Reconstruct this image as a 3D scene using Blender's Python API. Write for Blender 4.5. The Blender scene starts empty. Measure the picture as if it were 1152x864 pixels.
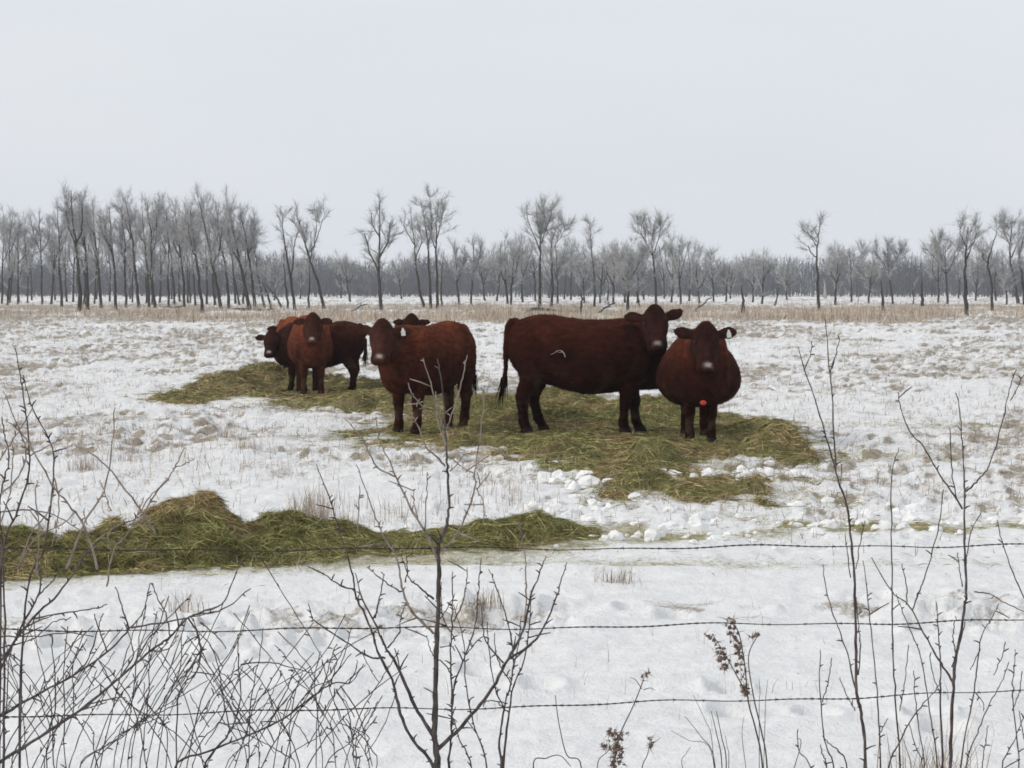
import bpy, math, random
import numpy as np
from mathutils import Vector

rng = np.random.default_rng(7)
random.seed(7)
S = bpy.context.scene
C = S.collection
R = math.radians

# ------------------------------------------------------------------ camera, sky, sun, exposure
FPX, CAMH, PITCH = 2200.0, 1.9, math.atan(110 / 2200.0)
cam_d = bpy.data.cameras.new('camera')
cam_d.lens = 36 * FPX / 1152
cam_d.sensor_width = 36
cam_d.clip_start, cam_d.clip_end = 0.1, 5000
cam = bpy.data.objects.new('camera', cam_d)
cam.location = (0, 0, CAMH)
cam.rotation_euler = (R(90) - PITCH, 0, 0)
C.objects.link(cam)
S.camera = cam

SUN_EL, SUN_AZ = R(33), R(-165)      # azimuth: direction towards the sun measured from +X
world = bpy.data.worlds.new('World')
S.world = world
world.use_nodes = True
nt = world.node_tree
nt.nodes.clear()
sky = nt.nodes.new('ShaderNodeTexSky')
sky.sky_type = 'NISHITA'
sky.sun_disc = False
sky.sun_elevation = SUN_EL
sky.sun_rotation = R(90) - SUN_AZ
sky.air_density, sky.dust_density, sky.ozone_density = 1.0, 4.0, 1.0
mixn = nt.nodes.new('ShaderNodeMixRGB')
mixn.inputs['Fac'].default_value = 0.93
nt.links.new(sky.outputs[0], mixn.inputs['Color1'])
# the cloud deck: even, faintly mottled
tc = nt.nodes.new('ShaderNodeTexCoord')
mp = nt.nodes.new('ShaderNodeMapping')
mp.inputs['Scale'].default_value = (1.0, 1.0, 4.0)
nz = nt.nodes.new('ShaderNodeTexNoise')
nz.inputs['Scale'].default_value = 2.2
nz.inputs['Detail'].default_value = 4
cr = nt.nodes.new('ShaderNodeValToRGB')
cr.color_ramp.elements[0].position, cr.color_ramp.elements[1].position = 0.3, 0.7
cr.color_ramp.elements[0].color = (7.4, 7.8, 8.4, 1)
cr.color_ramp.elements[1].color = (8.2, 8.45, 8.8, 1)
nt.links.new(tc.outputs['Generated'], mp.inputs[0])
nt.links.new(mp.outputs[0], nz.inputs['Vector'])
nt.links.new(nz.outputs['Fac'], cr.inputs[0])
nt.links.new(cr.outputs[0], mixn.inputs['Color2'])
bg = nt.nodes.new('ShaderNodeBackground')
bg.inputs['Strength'].default_value = 0.1
wo = nt.nodes.new('ShaderNodeOutputWorld')
nt.links.new(mixn.outputs[0], bg.inputs['Color'])
nt.links.new(bg.outputs[0], wo.inputs['Surface'])

sd = bpy.data.lights.new('sun', 'SUN')
sd.energy, sd.angle, sd.color = 1.45, R(12), (1.0, 0.94, 0.86)
sun = bpy.data.objects.new('sun', sd)
sv = Vector((math.cos(SUN_EL) * math.cos(SUN_AZ), math.cos(SUN_EL) * math.sin(SUN_AZ), math.sin(SUN_EL)))
sun.rotation_euler = sv.to_track_quat('Z', 'Y').to_euler()
sun.location = (0, 0, 60)
C.objects.link(sun)
S.view_settings.view_transform = 'Standard'
S.view_settings.look = 'None'
S.view_settings.exposure = 0.0
S.view_settings.gamma = 1.0
S.view_settings.use_curve_mapping = False
S.cycles.use_denoising = True
S.cycles.max_bounces = 6
S.cycles.volume_bounces = 1
S.cycles.filter_width = 1.7

# ------------------------------------------------------------------ helpers
cp, sp_ = math.cos(PITCH), math.sin(PITCH)


def at(px, py, D):
    """world point seen at pixel (px,py) of the 1152x864 photograph that stands D metres ahead"""
    a, b = (px - 576) / FPX, (432 - py) / FPX
    v = np.array([a, cp + b * sp_, -sp_ + b * cp])
    return np.array([0, 0, CAMH]) + v * (D / v[1])


def ground_at(px, py):
    a, b = (px - 576) / FPX, (432 - py) / FPX
    v = np.array([a, cp + b * sp_, -sp_ + b * cp])
    return np.array([0, 0, CAMH]) + v * (CAMH / -v[2])


def hash2(ix, iy, seed):
    h = (ix.astype(np.int64) * 374761393 + iy.astype(np.int64) * 668265263 + seed * 974634777) & 0xFFFFFFFF
    h = ((h ^ (h >> 13)) * 1274126177) & 0xFFFFFFFF
    h = h ^ (h >> 16)
    return (h & 0xFFFFFF) / float(0xFFFFFF)


def vnoise(x, y, seed=0):
    x, y = np.asarray(x, float), np.asarray(y, float)
    ix, iy = np.floor(x), np.floor(y)
    fx, fy = x - ix, y - iy
    fx, fy = fx * fx * fx * (fx * (fx * 6 - 15) + 10), fy * fy * fy * (fy * (fy * 6 - 15) + 10)
    a, b = hash2(ix, iy, seed), hash2(ix + 1, iy, seed)
    c, d = hash2(ix, iy + 1, seed), hash2(ix + 1, iy + 1, seed)
    return (a + (b - a) * fx) * (1 - fy) + (c + (d - c) * fx) * fy


def fbm(x, y, seed=0, o=4, g=0.5):
    s, a, t = 0, 1.0, 0
    for i in range(o):
        ca, sa = math.cos(0.6 * i), math.sin(0.6 * i)
        f = 2.03 ** i
        s = s + a * vnoise((x * ca - y * sa) * f + 13.1 * i, (x * sa + y * ca) * f + 7.7 * i, seed + i)
        t += a
        a *= g
    return s / t


def sstep(a, b, x):
    t = np.clip((np.asarray(x, float) - a) / (b - a), 0, 1)
    return t * t * (3 - 2 * t)


def tag(o, label=None, cat=None, group=None, kind=None):
    if label: o['label'] = label
    if cat: o['category'] = cat
    if group: o['group'] = group
    if kind: o['kind'] = kind
    return o


def empty(name, loc=(0, 0, 0), rz=0):
    o = bpy.data.objects.new(name, None)
    o.location = tuple(float(q) for q in loc)
    o.rotation_euler = (0, 0, rz)
    o.empty_display_size = 0.2
    C.objects.link(o)
    return o


def link(name, me, mat=None, parent=None):
    o = bpy.data.objects.new(name, me)
    if mat: 
        if not me.materials: me.materials.append(mat)
    C.objects.link(o)
    if parent: o.parent = parent
    return o


def mesh_np(name, V, tris=None, quads=None, smooth=True):
    me = bpy.data.meshes.new(name)
    V = np.asarray(V, np.float32).reshape(-1, 3)
    tris = np.zeros((0, 3), np.int32) if tris is None else np.asarray(tris, np.int32).reshape(-1, 3)
    quads = np.zeros((0, 4), np.int32) if quads is None else np.asarray(quads, np.int32).reshape(-1, 4)
    me.vertices.add(len(V))
    me.vertices.foreach_set('co', V.ravel())
    nl = tris.size + quads.size
    me.loops.add(nl)
    me.loops.foreach_set('vertex_index', np.concatenate([tris.ravel(), quads.ravel()]).astype(np.int32))
    nf = len(tris) + len(quads)
    me.polygons.add(nf)
    ls = np.concatenate([np.arange(len(tris)) * 3, tris.size + np.arange(len(quads)) * 4]).astype(np.int32)
    me.polygons.foreach_set('loop_start', ls)
    me.polygons.foreach_set('use_smooth', np.full(nf, smooth))
    me.update(calc_edges=True)
    return me


def attr_f(me, name, vals):
    a = me.attributes.new(name, 'FLOAT', 'POINT')
    a.data.foreach_set('value', np.asarray(vals, np.float32).ravel())


def attr_c(me, name, rgb):
    rgb = np.asarray(rgb, np.float32)
    a = me.attributes.new(name, 'FLOAT_COLOR', 'POINT')
    a.data.foreach_set('color', np.concatenate([rgb, np.ones((len(rgb), 1), np.float32)], 1).ravel())


class MB:
    """collects tubes and cones, builds ONE mesh"""
    def __init__(s):
        s.V, s.T, s.Q, s.n = [], [], [], 0

    def add(s, V, T=None, Q=None):
        V = np.asarray(V, float).reshape(-1, 3)
        if T is not None and len(T): s.T.append(np.asarray(T) + s.n)
        if Q is not None and len(Q): s.Q.append(np.asarray(Q) + s.n)
        s.V.append(V)
        s.n += len(V)

    def tube(s, P, r, sides=5, cap=True):
        P = np.asarray(P, float)
        n = len(P)
        r = np.broadcast_to(np.asarray(r, float), (n,))
        tg = np.gradient(P, axis=0)
        tg /= np.linalg.norm(tg, axis=1)[:, None] + 1e-12
        ref = np.array([0.0, 1.0, 0.05]) if abs(tg[0, 2]) > 0.7 else np.array([0.05, 0.0, 1.0])
        u = np.cross(tg, ref)
        u /= np.linalg.norm(u, axis=1)[:, None] + 1e-12
        v = np.cross(tg, u)
        a = np.arange(sides) * 2 * math.pi / sides
        ring = P[:, None, :] + r[:, None, None] * (np.cos(a)[None, :, None] * u[:, None, :] + np.sin(a)[None, :, None] * v[:, None, :])
        V = ring.reshape(-1, 3)
        i = np.arange(n - 1)[:, None] * sides
        k = np.arange(sides)[None, :]
        k2 = (k + 1) % sides
        Q = np.stack([i + k, i + k2, i + sides + k2, i + sides + k], -1).reshape(-1, 4)
        T = None
        if cap:
            V = np.concatenate([V, P[:1], P[-1:]])
            kk = np.arange(sides)
            b0, b1 = n * sides, n * sides + 1
            T = np.concatenate([np.stack([np.full(sides, b0), (kk + 1) % sides, kk], -1),
                                np.stack([np.full(sides, b1), (n - 1) * sides + kk, (n - 1) * sides + (kk + 1) % sides], -1)])
        s.add(V, T, Q)

    def cones(s, P0, P1, r):
        """many three-sided tapering twigs at once"""
        P0, P1 = np.asarray(P0, float).reshape(-1, 3), np.asarray(P1, float).reshape(-1, 3)
        m = len(P0)
        if not m: return
        r = np.broadcast_to(np.asarray(r, float), (m,))
        d = P1 - P0
        d /= np.linalg.norm(d, axis=1)[:, None] + 1e-9
        ref = np.tile(np.array([0.3, 0.9, 0.2]), (m, 1))
        u = np.cross(d, ref)
        u /= np.linalg.norm(u, axis=1)[:, None] + 1e-9
        v = np.cross(d, u)
        V = np.zeros((m, 4, 3))
        for k in range(3):
            a = k * 2.0944
            V[:, k] = P0 + r[:, None] * (math.cos(a) * u + math.sin(a) * v)
        V[:, 3] = P1
        b = np.arange(m)[:, None] * 4
        T = np.concatenate([b + np.array([[0, 1, 3]]), b + np.array([[1, 2, 3]]), b + np.array([[2, 0, 3]])])
        s.add(V.reshape(-1, 3), T)

    def build(s, name, mat=None, parent=None, smooth=True):
        V = np.concatenate(s.V)
        T = np.concatenate(s.T) if s.T else None
        Q = np.concatenate(s.Q) if s.Q else None
        return link(name, mesh_np(name, V, T, Q, smooth), mat, parent)


def catmull(P, sub=5):
    P = np.asarray(P, float)
    if len(P) < 3:
        t = np.linspace(0, 1, sub + 1)[:, None]
        return P[0] * (1 - t) + P[-1] * t
    Q = np.concatenate([[2 * P[0] - P[1]], P, [2 * P[-1] - P[-2]]])
    out = []
    for i in range(1, len(Q) - 2):
        t = np.linspace(0, 1, sub, endpoint=False)[:, None]
        a, b, c, d = Q[i - 1], Q[i], Q[i + 1], Q[i + 2]
        out.append(0.5 * (2 * b + (c - a) * t + (2 * a - 5 * b + 4 * c - d) * t ** 2 + (3 * b - a - 3 * c + d) * t ** 3))
    out.append(P[-1:])
    return np.concatenate(out)


ORD = ('first second third fourth fifth sixth seventh eighth ninth tenth eleventh twelfth thirteenth fourteenth fifteenth '
       'sixteenth seventeenth eighteenth nineteenth twentieth').split()
ORD += ['twenty-' + w for w in ORD[:9]] + ['thirtieth'] + ['thirty-' + w for w in ORD[:9]] + ['fortieth'] + ['forty-' + w for w in ORD[:9]] + ['fiftieth'] + ['fifty-' + w for w in ORD[:9]] + ['sixtieth'] + ['sixty-' + w for w in ORD[:9]]


# ------------------------------------------------------------------ materials
def new_mat(name, rough=0.8, spec=0.2):
    m = bpy.data.materials.new(name)
    m.use_nodes = True
    p = m.node_tree.nodes['Principled BSDF']
    p.inputs['Roughness'].default_value = rough
    p.inputs['Specular IOR Level'].default_value = spec
    return m, m.node_tree, p


def N(t, kind, **kw):
    n = t.nodes.new(kind)
    for k, v in kw.items():
        if k in n.inputs: n.inputs[k].default_value = v
        else: setattr(n, k, v)
    return n


def noise_ramp(t, scale, cols, detail=4, coord='Object', vscale=(1, 1, 1), rough=0.6):
    tcn = N(t, 'ShaderNodeTexCoord')
    mpn = N(t, 'ShaderNodeMapping')
    mpn.inputs['Scale'].default_value = vscale
    n = N(t, 'ShaderNodeTexNoise', Scale=scale, Detail=detail, Roughness=rough)
    t.links.new(tcn.outputs[coord], mpn.inputs[0])
    t.links.new(mpn.outputs[0], n.inputs['Vector'])
    r = N(t, 'ShaderNodeValToRGB')
    e = r.color_ramp.elements
    while len(e) < len(cols): e.new(0.5)
    for i, (p, c) in enumerate(cols):
        e[i].position = p
        e[i].color = (*c, 1)
    t.links.new(n.outputs['Fac'], r.inputs[0])
    return r, n, mpn


def bump(t, p, src, strength, dist):
    b = N(t, 'ShaderNodeBump', Strength=strength, Distance=dist)
    t.links.new(src, b.inputs['Height'])
    t.links.new(b.outputs[0], p.inputs['Normal'])


def bark_mat(name, dark, light, scale, vs=(1, 1, 0.15)):
    m, t, p = new_mat(name, 0.9, 0.1)
    r, n, _ = noise_ramp(t, scale, [(0.3, dark), (0.7, light)], vscale=vs)
    t.links.new(r.outputs[0], p.inputs['Base Color'])
    bump(t, p, n.outputs['Fac'], 0.6, 0.01)
    return m


def attr_mat(name, attr, rough=0.85, spec=0.15, vary=0.25, scale=8.0):
    m, t, p = new_mat(name, rough, spec)
    a = N(t, 'ShaderNodeAttribute', attribute_name=attr)
    r, n, _ = noise_ramp(t, scale, [(0.25, (1 - vary,) * 3), (0.75, (1 + vary,) * 3)])
    mx = N(t, 'ShaderNodeMixRGB', blend_type='MULTIPLY', Fac=1.0)
    t.links.new(a.outputs['Color'], mx.inputs['Color1'])
    t.links.new(r.outputs[0], mx.inputs['Color2'])
    t.links.new(mx.outputs[0], p.inputs['Base Color'])
    return m, t, p, n


M_TRUNK = bark_mat('frosted_poplar_bark', (0.025, 0.022, 0.02), (0.095, 0.088, 0.083), 9)
M_TRUNKL = bark_mat('weathered_grey_wood', (0.25, 0.24, 0.23), (0.45, 0.44, 0.42), 9)
M_TWIG = bark_mat('frosted_twigs', (0.20, 0.198, 0.197), (0.58, 0.585, 0.595), 3, (1, 1, 1))
M_FAR = bark_mat('frosted_wood_haze_tint', (0.10, 0.107, 0.125), (0.18, 0.188, 0.21), 0.12, (1, 1, 0.5))  # blue-grey of distant haze painted into the frosted twig colour
M_SHRUB = bark_mat('shrub_bark', (0.035, 0.029, 0.027), (0.14, 0.118, 0.11), 45, (1, 1, 0.4))
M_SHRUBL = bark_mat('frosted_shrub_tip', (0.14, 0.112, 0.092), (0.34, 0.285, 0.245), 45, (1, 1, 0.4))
M_WIRE = bark_mat('rusted_wire', (0.035, 0.03, 0.028), (0.1, 0.085, 0.075), 60, (1, 1, 1))
M_POST = bark_mat('weathered_fence_post', (0.12, 0.1, 0.085), (0.28, 0.25, 0.22), 18)
M_SEED = bark_mat('dry_seed_head', (0.09, 0.06, 0.05), (0.34, 0.25, 0.20), 70, (1, 1, 1))
M_BLADE, _, _, _ = attr_mat('dry_grass', 'tint')
M_HAY, ht, hp, hn = attr_mat('hay', 'tint', vary=0.45, scale=14)
bump(ht, hp, hn.outputs['Fac'], 0.9, 0.05)

# snow ground
M_SNOW, t, p = new_mat('trampled_snow', 0.75, 0.25)
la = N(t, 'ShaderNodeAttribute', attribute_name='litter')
ha = N(t, 'ShaderNodeAttribute', attribute_name='hay')
r1, n1, _ = noise_ramp(t, 5.0, [(0.3, (0.76, 0.76, 0.755)), (0.7, (0.88, 0.88, 0.875))], coord='Object')
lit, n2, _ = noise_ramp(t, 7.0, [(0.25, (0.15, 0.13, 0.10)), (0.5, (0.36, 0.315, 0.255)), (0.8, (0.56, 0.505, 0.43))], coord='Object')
hayc, n3, _ = noise_ramp(t, 9.0, [(0.25, (0.17, 0.15, 0.055)), (0.75, (0.44, 0.39, 0.2))], coord='Object')
edge = N(t, 'ShaderNodeTexNoise', Scale=16.0, Detail=5.0, Roughness=0.7)
tco = N(t, 'ShaderNodeTexCoord')
t.links.new(tco.outputs['Object'], edge.inputs['Vector'])


edge2 = N(t, 'ShaderNodeTexNoise', Scale=55.0, Detail=4.0, Roughness=0.7)
mpe = N(t, 'ShaderNodeMapping')
mpe.inputs['Scale'].default_value = (1.0, 0.5, 1.0)
t.links.new(tco.outputs['Object'], mpe.inputs[0])
t.links.new(mpe.outputs[0], edge2.inputs['Vector'])
emix = N(t, 'ShaderNodeMath', operation='MULTIPLY_ADD')
emix.inputs[1].default_value = 0.9
t.links.new(edge2.outputs['Fac'], emix.inputs[0])
esub = N(t, 'ShaderNodeMath', operation='SUBTRACT')
esub.inputs[1].default_value = 0.45
t.links.new(edge.outputs['Fac'], esub.inputs[0])
t.links.new(esub.outputs[0], emix.inputs[2])


def masked(att, lo, hi):
    a = N(t, 'ShaderNodeMath', operation='ADD')
    t.links.new(att, a.inputs[0])
    t.links.new(emix.outputs[0], a.inputs[1])
    mr = N(t, 'ShaderNodeMapRange')
    mr.inputs['From Min'].default_value, mr.inputs['From Max'].default_value = lo, hi
    t.links.new(a.outputs[0], mr.inputs['Value'])
    return mr.outputs[0]


mx1 = N(t, 'ShaderNodeMixRGB')
mx2 = N(t, 'ShaderNodeMixRGB')
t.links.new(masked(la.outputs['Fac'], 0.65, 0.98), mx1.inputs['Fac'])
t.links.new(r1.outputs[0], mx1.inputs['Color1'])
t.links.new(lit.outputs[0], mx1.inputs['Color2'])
t.links.new(masked(ha.outputs['Fac'], 0.72, 1.25), mx2.inputs['Fac'])
t.links.new(mx1.outputs[0], mx2.inputs['Color1'])
t.links.new(hayc.outputs[0], mx2.inputs['Color2'])
t.links.new(mx2.outputs[0], p.inputs['Base Color'])
bump(t, p, edge.outputs['Fac'], 0.7, 0.04)

M_CLOD, t, p = new_mat('snow_clod', 0.7, 0.25)
r, n, _ = noise_ramp(t, 8.0, [(0.3, (0.76, 0.76, 0.755)), (0.7, (0.9, 0.9, 0.895))])
t.links.new(r.outputs[0], p.inputs['Base Color'])
bump(t, p, n.outputs['Fac'], 0.5, 0.02)

# cattle coat
M_COAT, t, p = new_mat('cattle_winter_coat', 0.9, 0.04)
a = N(t, 'ShaderNodeAttribute', attribute_name='tint')
r, n, _ = noise_ramp(t, 16.0, [(0.25, (0.5,) * 3), (0.75, (1.5,) * 3)], detail=8, vscale=(0.45, 1, 1))
r2, nb, _ = noise_ramp(t, 3.0, [(0.3, (0.62,) * 3), (0.7, (1.4,) * 3)], detail=4)
mm = N(t, 'ShaderNodeMixRGB', blend_type='MULTIPLY', Fac=1.0)
mm2 = N(t, 'ShaderNodeMixRGB', blend_type='MULTIPLY', Fac=1.0)
t.links.new(a.outputs['Color'], mm.inputs['Color1'])
t.links.new(r.outputs[0], mm.inputs['Color2'])
t.links.new(mm.outputs[0], mm2.inputs['Color1'])
t.links.new(r2.outputs[0], mm2.inputs['Color2'])
t.links.new(mm2.outputs[0], p.inputs['Base Color'])
p.inputs['Sheen Weight'].default_value = 0.015
p.inputs['Sheen Tint'].default_value = (0.8, 0.5, 0.38, 1)
fn = N(t, 'ShaderNodeTexNoise', Scale=70.0, Detail=6.0, Roughness=0.7)
tcn = N(t, 'ShaderNodeTexCoord')
mpn = N(t, 'ShaderNodeMapping')
mpn.inputs['Scale'].default_value = (0.5, 1, 0.35)
t.links.new(tcn.outputs['Object'], mpn.inputs[0])
t.links.new(mpn.outputs[0], fn.inputs['Vector'])
bump(t, p, fn.outputs['Fac'], 0.7, 0.02)


def plain(name, col, rough=0.5, spec=0.4, scale=30, v=0.15):
    m, t, p = new_mat(name, rough, spec)
    r, n, _ = noise_ramp(t, scale, [(0.3, tuple(c * (1 - v) for c in col)), (0.7, tuple(min(1, c * (1 + v)) for c in col))])
    t.links.new(r.outputs[0], p.inputs['Base Color'])
    return m


M_EYE = plain('cow_eye', (0.010, 0.008, 0.007), 0.4, 0.3)
M_TAGW = plain('white_tag', (0.72, 0.71, 0.66))
M_TAGR = plain('red_tag', (0.6, 0.06, 0.045))
M_STRAW = plain('pale_straw', (0.5, 0.45, 0.36), 0.8, 0.1)
M_SWITCH = plain('tail_hair', (0.022, 0.011, 0.009), 0.8, 0.1)


# ------------------------------------------------------------------ the ground
def hay_poly(pts):
    return np.array([ground_at(*q)[:2] for q in pts])


POLY_MAIN = hay_poly([(398, 499), (405, 490), (440, 478), (500, 462), (540, 450), (590, 446), (640, 447), (700, 455), (760, 463), (830, 470),
                      (868, 478), (890, 498), (912, 516), (905, 524), (850, 520), (800, 522), (800, 532), (870, 540), (935, 552), (950, 566),
                      (880, 572), (800, 571), (730, 571), (690, 566), (668, 548), (640, 532), (600, 522), (560, 514), (500, 506), (450, 503)])
POLY_BACK = hay_poly([(165, 452), (200, 440), (240, 431), (262, 420), (300, 417), (340, 425), (420, 432), (480, 440), (560, 446), (545, 462),
                      (470, 472), (430, 466), (380, 463), (330, 456), (280, 449), (210, 456)])


def poly_sd(P, x, y):
    """signed distance, positive inside"""
    x, y = np.asarray(x, float), np.asarray(y, float)
    d = np.full(x.shape, 1e9)
    ins = np.zeros(x.shape, bool)
    n = len(P)
    for i in range(n):
        a, b = P[i], P[(i + 1) % n]
        e = b - a
        tt = np.clip(((x - a[0]) * e[0] + (y - a[1]) * e[1]) / (e @ e), 0, 1)
        d = np.minimum(d, np.hypot(x - a[0] - tt * e[0], y - a[1] - tt * e[1]))
        c = (a[1] > y) != (b[1] > y)
        xi = a[0] + (y - a[1]) / (b[1] - a[1] + 1e-12) * e[0]
        ins ^= c & (x < xi)
    return np.where(ins, d, -d)


WY = 13.75                                             # the near windrow runs across at this distance


def px2x(px, D): return (px - 576) / FPX * D


def wyc(x):                                            # its centre line, slanting away to the right
    return 14.6 + 0.45 * x + 0.05 * np.sin(1.7 * x)


def smooth_mask(x, y):
    """1 where the snow lies undisturbed"""
    m = sstep(0.52, 0.66, fbm(x * 0.35, y * 0.16, 91, 3))
    near = 1 - sstep(9.5, 12.0, y + 1.2 * (vnoise(x * 0.8, y * 0.5, 5) - 0.5))
    left = np.exp(-((x + 1.6) / 1.5) ** 2 - ((y - 17.6) / 2.0) ** 2) + np.exp(-((x + 4.4) / 1.0) ** 2 - ((y - 20.3) / 0.7) ** 2)
    return np.clip(np.maximum(m * 0.55, np.maximum(near * 0.78, left * 1.0)), 0, 1)


COW_SPOTS = np.array([ground_at(*q)[:2] for q in ((600, 488), (657, 488), (710, 488), (785, 494), (785, 480), (455, 490), (482, 485), (510, 478), (349, 443), (335, 441), (362, 440), (395, 442), (775, 503), (797, 503), (590, 493), (700, 493), (440, 494), (467, 492), (515, 488), (330, 449), (362, 449))])


def cow_flat(x, y, r):
    m = np.zeros(np.shape(x))
    for c in COW_SPOTS:
        m = np.maximum(m, np.exp(-(((x - c[0]) ** 2 + (y - c[1]) ** 2) / (r * r)) ** 2))
    return m


def hoof_prints(x, y, mask):
    """pits trodden by cattle, one per cell where the mask allows"""
    out = np.zeros(np.shape(x))
    cs = 0.42
    ix, iy = np.floor(x / cs), np.floor(y / cs)
    for dx in (-1, 0, 1):
        for dy in (-1, 0, 1):
            jx, jy = ix + dx, iy + dy
            cx, cy = (jx + 0.2 + 0.6 * hash2(jx, jy, 881)) * cs, (jy + 0.2 + 0.6 * hash2(jx, jy, 882)) * cs
            on = hash2(jx, jy, 883) < mask
            r2 = ((x - cx) ** 2 + ((y - cy) / 1.25) ** 2) / 0.085 ** 2
            out = out + on * (-0.075 * np.exp(-r2 ** 2) + 0.022 * np.exp(-(np.sqrt(r2) - 1.45) ** 2 * 6))
    return out


def gh(x, y):
    x, y = np.asarray(x, float), np.asarray(y, float)
    yy = np.maximum(y, 1.0)
    sm = smooth_mask(x, y)
    far = sstep(30, 90, yy)
    z = 0.10 * (fbm(x * 0.06, y * 0.06, 3, 2) - 0.5) * sstep(30, 60, yy)
    t1 = fbm(x * 2.6, y * 1.3, 11, 4, 0.58) - 0.5
    t2 = np.abs(fbm(x * 6.0, y * 2.8, 21, 3) - 0.5) * 2
    tus = sstep(0.44, 0.60, fbm(x * 2.0, y * 0.95, 15, 4, 0.6)) - 0.5            # snow-capped tussocks with steep flanks
    rough = (0.11 * t1 + 0.06 * (0.25 - t2)) * (1 + 1.1 * far) + (0.03 + 0.12 * far + 0.03 * sstep(14, 22, yy)) * tus
    fine = 0.06 * (fbm(x * 6.5, y * 4.5, 31, 3) - 0.5)
    ridge = 0.05 * (1 - np.abs(2 * fbm(x * 0.35 + 0.8, y * 0.9, 41, 2) - 1)) ** 6      # wind crust lines
    tracks = np.exp(-((y - 11.1 - 0.25 * np.sin(x * 0.7)) / 0.62) ** 2)                 # trodden band across the foreground
    trod = 0.30 * np.clip(tracks, 0, 1) * (sstep(0.40, 0.60, fbm(x * 2.2, y * 3.6, 51, 5, 0.65)) * 0.45 - 0.3 + 0.5 * (fbm(x * 7, y * 7, 57, 2) - 0.5)) * sstep(0.3, 0.6, fbm(x * 0.7, y * 0.9, 59, 2))
    trail = np.exp(-((y - 11.0 - 0.35 * np.sin(x * 0.9 + 1)) / 0.35) ** 2) * 0.75 + 0.3 * np.exp(-((y - 16.3 - 0.25 * x) / 0.7) ** 2) + 0.35 * np.exp(-((y - 9.3 + 0.45 * x) / 0.28) ** 2)
    trod = trod + hoof_prints(x, y, trail) * (y < 26)
    amp = (1 - sm) * (0.30 + 0.70 * sstep(12.5, 17, yy)) * (1 - 0.75 * sstep(140, 260, yy))
    flat = 1 - cow_flat(x, y, 1.5)
    return flat * (z + amp * (rough + fine)) + 0.3 * fine * sm + ridge * sm + 0.10 * sm * (fbm(x * 0.9, y * 1.6, 37, 4) - 0.5) + 0.05 * sm * (1 - np.abs(2 * fbm(x * 0.7 + 0.25 * y, y * 1.6, 39, 4, 0.55) - 1)) ** 5 + trod


def ground_attrs(x, y):
    sm = smooth_mask(x, y)
    e = 0.06 + 0.004 * np.maximum(y, 0)
    slope = (gh(x, y + e) - gh(x, y - e)) / (2 * e)                # tussock flanks facing the camera get more litter
    pn = fbm(x * 0.5, y * 0.22, 61, 3)
    big = fbm(x * 0.12, y * 0.07, 71, 3)
    spots = fbm(x * 2.6, y * 1.3, 81, 3)
    zone = (1 - sm) * sstep(12, 20, y)
    sp2 = fbm(x * 5.5, y * 3.6, 87, 4, 0.6)
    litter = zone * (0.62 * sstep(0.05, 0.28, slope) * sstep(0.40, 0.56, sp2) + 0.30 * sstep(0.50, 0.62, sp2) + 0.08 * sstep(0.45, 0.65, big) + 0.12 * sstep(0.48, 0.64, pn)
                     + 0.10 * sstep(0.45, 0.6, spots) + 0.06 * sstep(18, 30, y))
    litter = litter + 0.42 * np.exp(-((y - 11.2 - 0.25 * np.sin(x * 0.7)) / 0.45) ** 2) * sstep(0.5, 0.62, fbm(x * 3, y * 3, 83, 3))
    litter = litter + 0.5 * sstep(95, 118, y) * (1 - sstep(185, 215, y)) * sstep(0.35, 0.5, fbm(x * 0.2, y * 0.1, 77, 3))
    # right-hand tan strip of trodden hay and chaff
    hay = 0.40 * sstep(-0.3, 0.5, poly_sd(POLY_MAIN, x, y)) + 0.45 * sstep(-0.5, 0.5, poly_sd(POLY_BACK, x, y))
    wn = 0.5 * (fbm(x * 0.9, y * 1.5, 97, 3) - 0.5)
    apron = np.exp(-((y - wyc(x) + 0.55 + wn) / 0.5) ** 2) * (1 - 0.8 * sstep(0.2, 2.4, x)) + 0.7 * np.exp(-((y - 13.3 + 0.5 * wn) / 0.3) ** 2) * sstep(-1.2, 0, x) * (1 - 0.6 * sstep(1, 4, x))
    hay = hay + 0.58 * apron + 0.30 * np.exp(-((y - 15.4) / 1.0) ** 2 - ((x - 2.0) / 2.3) ** 2) * 1.5 * sstep(0.42, 0.6, fbm(x * 3.1, y * 2.2, 98, 3))
    strip = np.exp(-((y - 15.2 + wn) / 0.55) ** 2) * sstep(0.2, 1.5, x) + 0.8 * np.exp(-((y - 26.5 + 2 * wn) / 1.0) ** 2) * sstep(3.2, 4.5, x) \
        + 0.9 * np.exp(-((y - 21.5 + 2 * wn) / 0.9) ** 2) * sstep(2.6, 4.0, x)
    hay = hay + 0.52 * strip * sstep(0.35, 0.6, fbm(x * 1.3, y * 1.3, 99, 3))
    return np.clip(litter, 0, 1), np.clip(hay, 0, 1)


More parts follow.
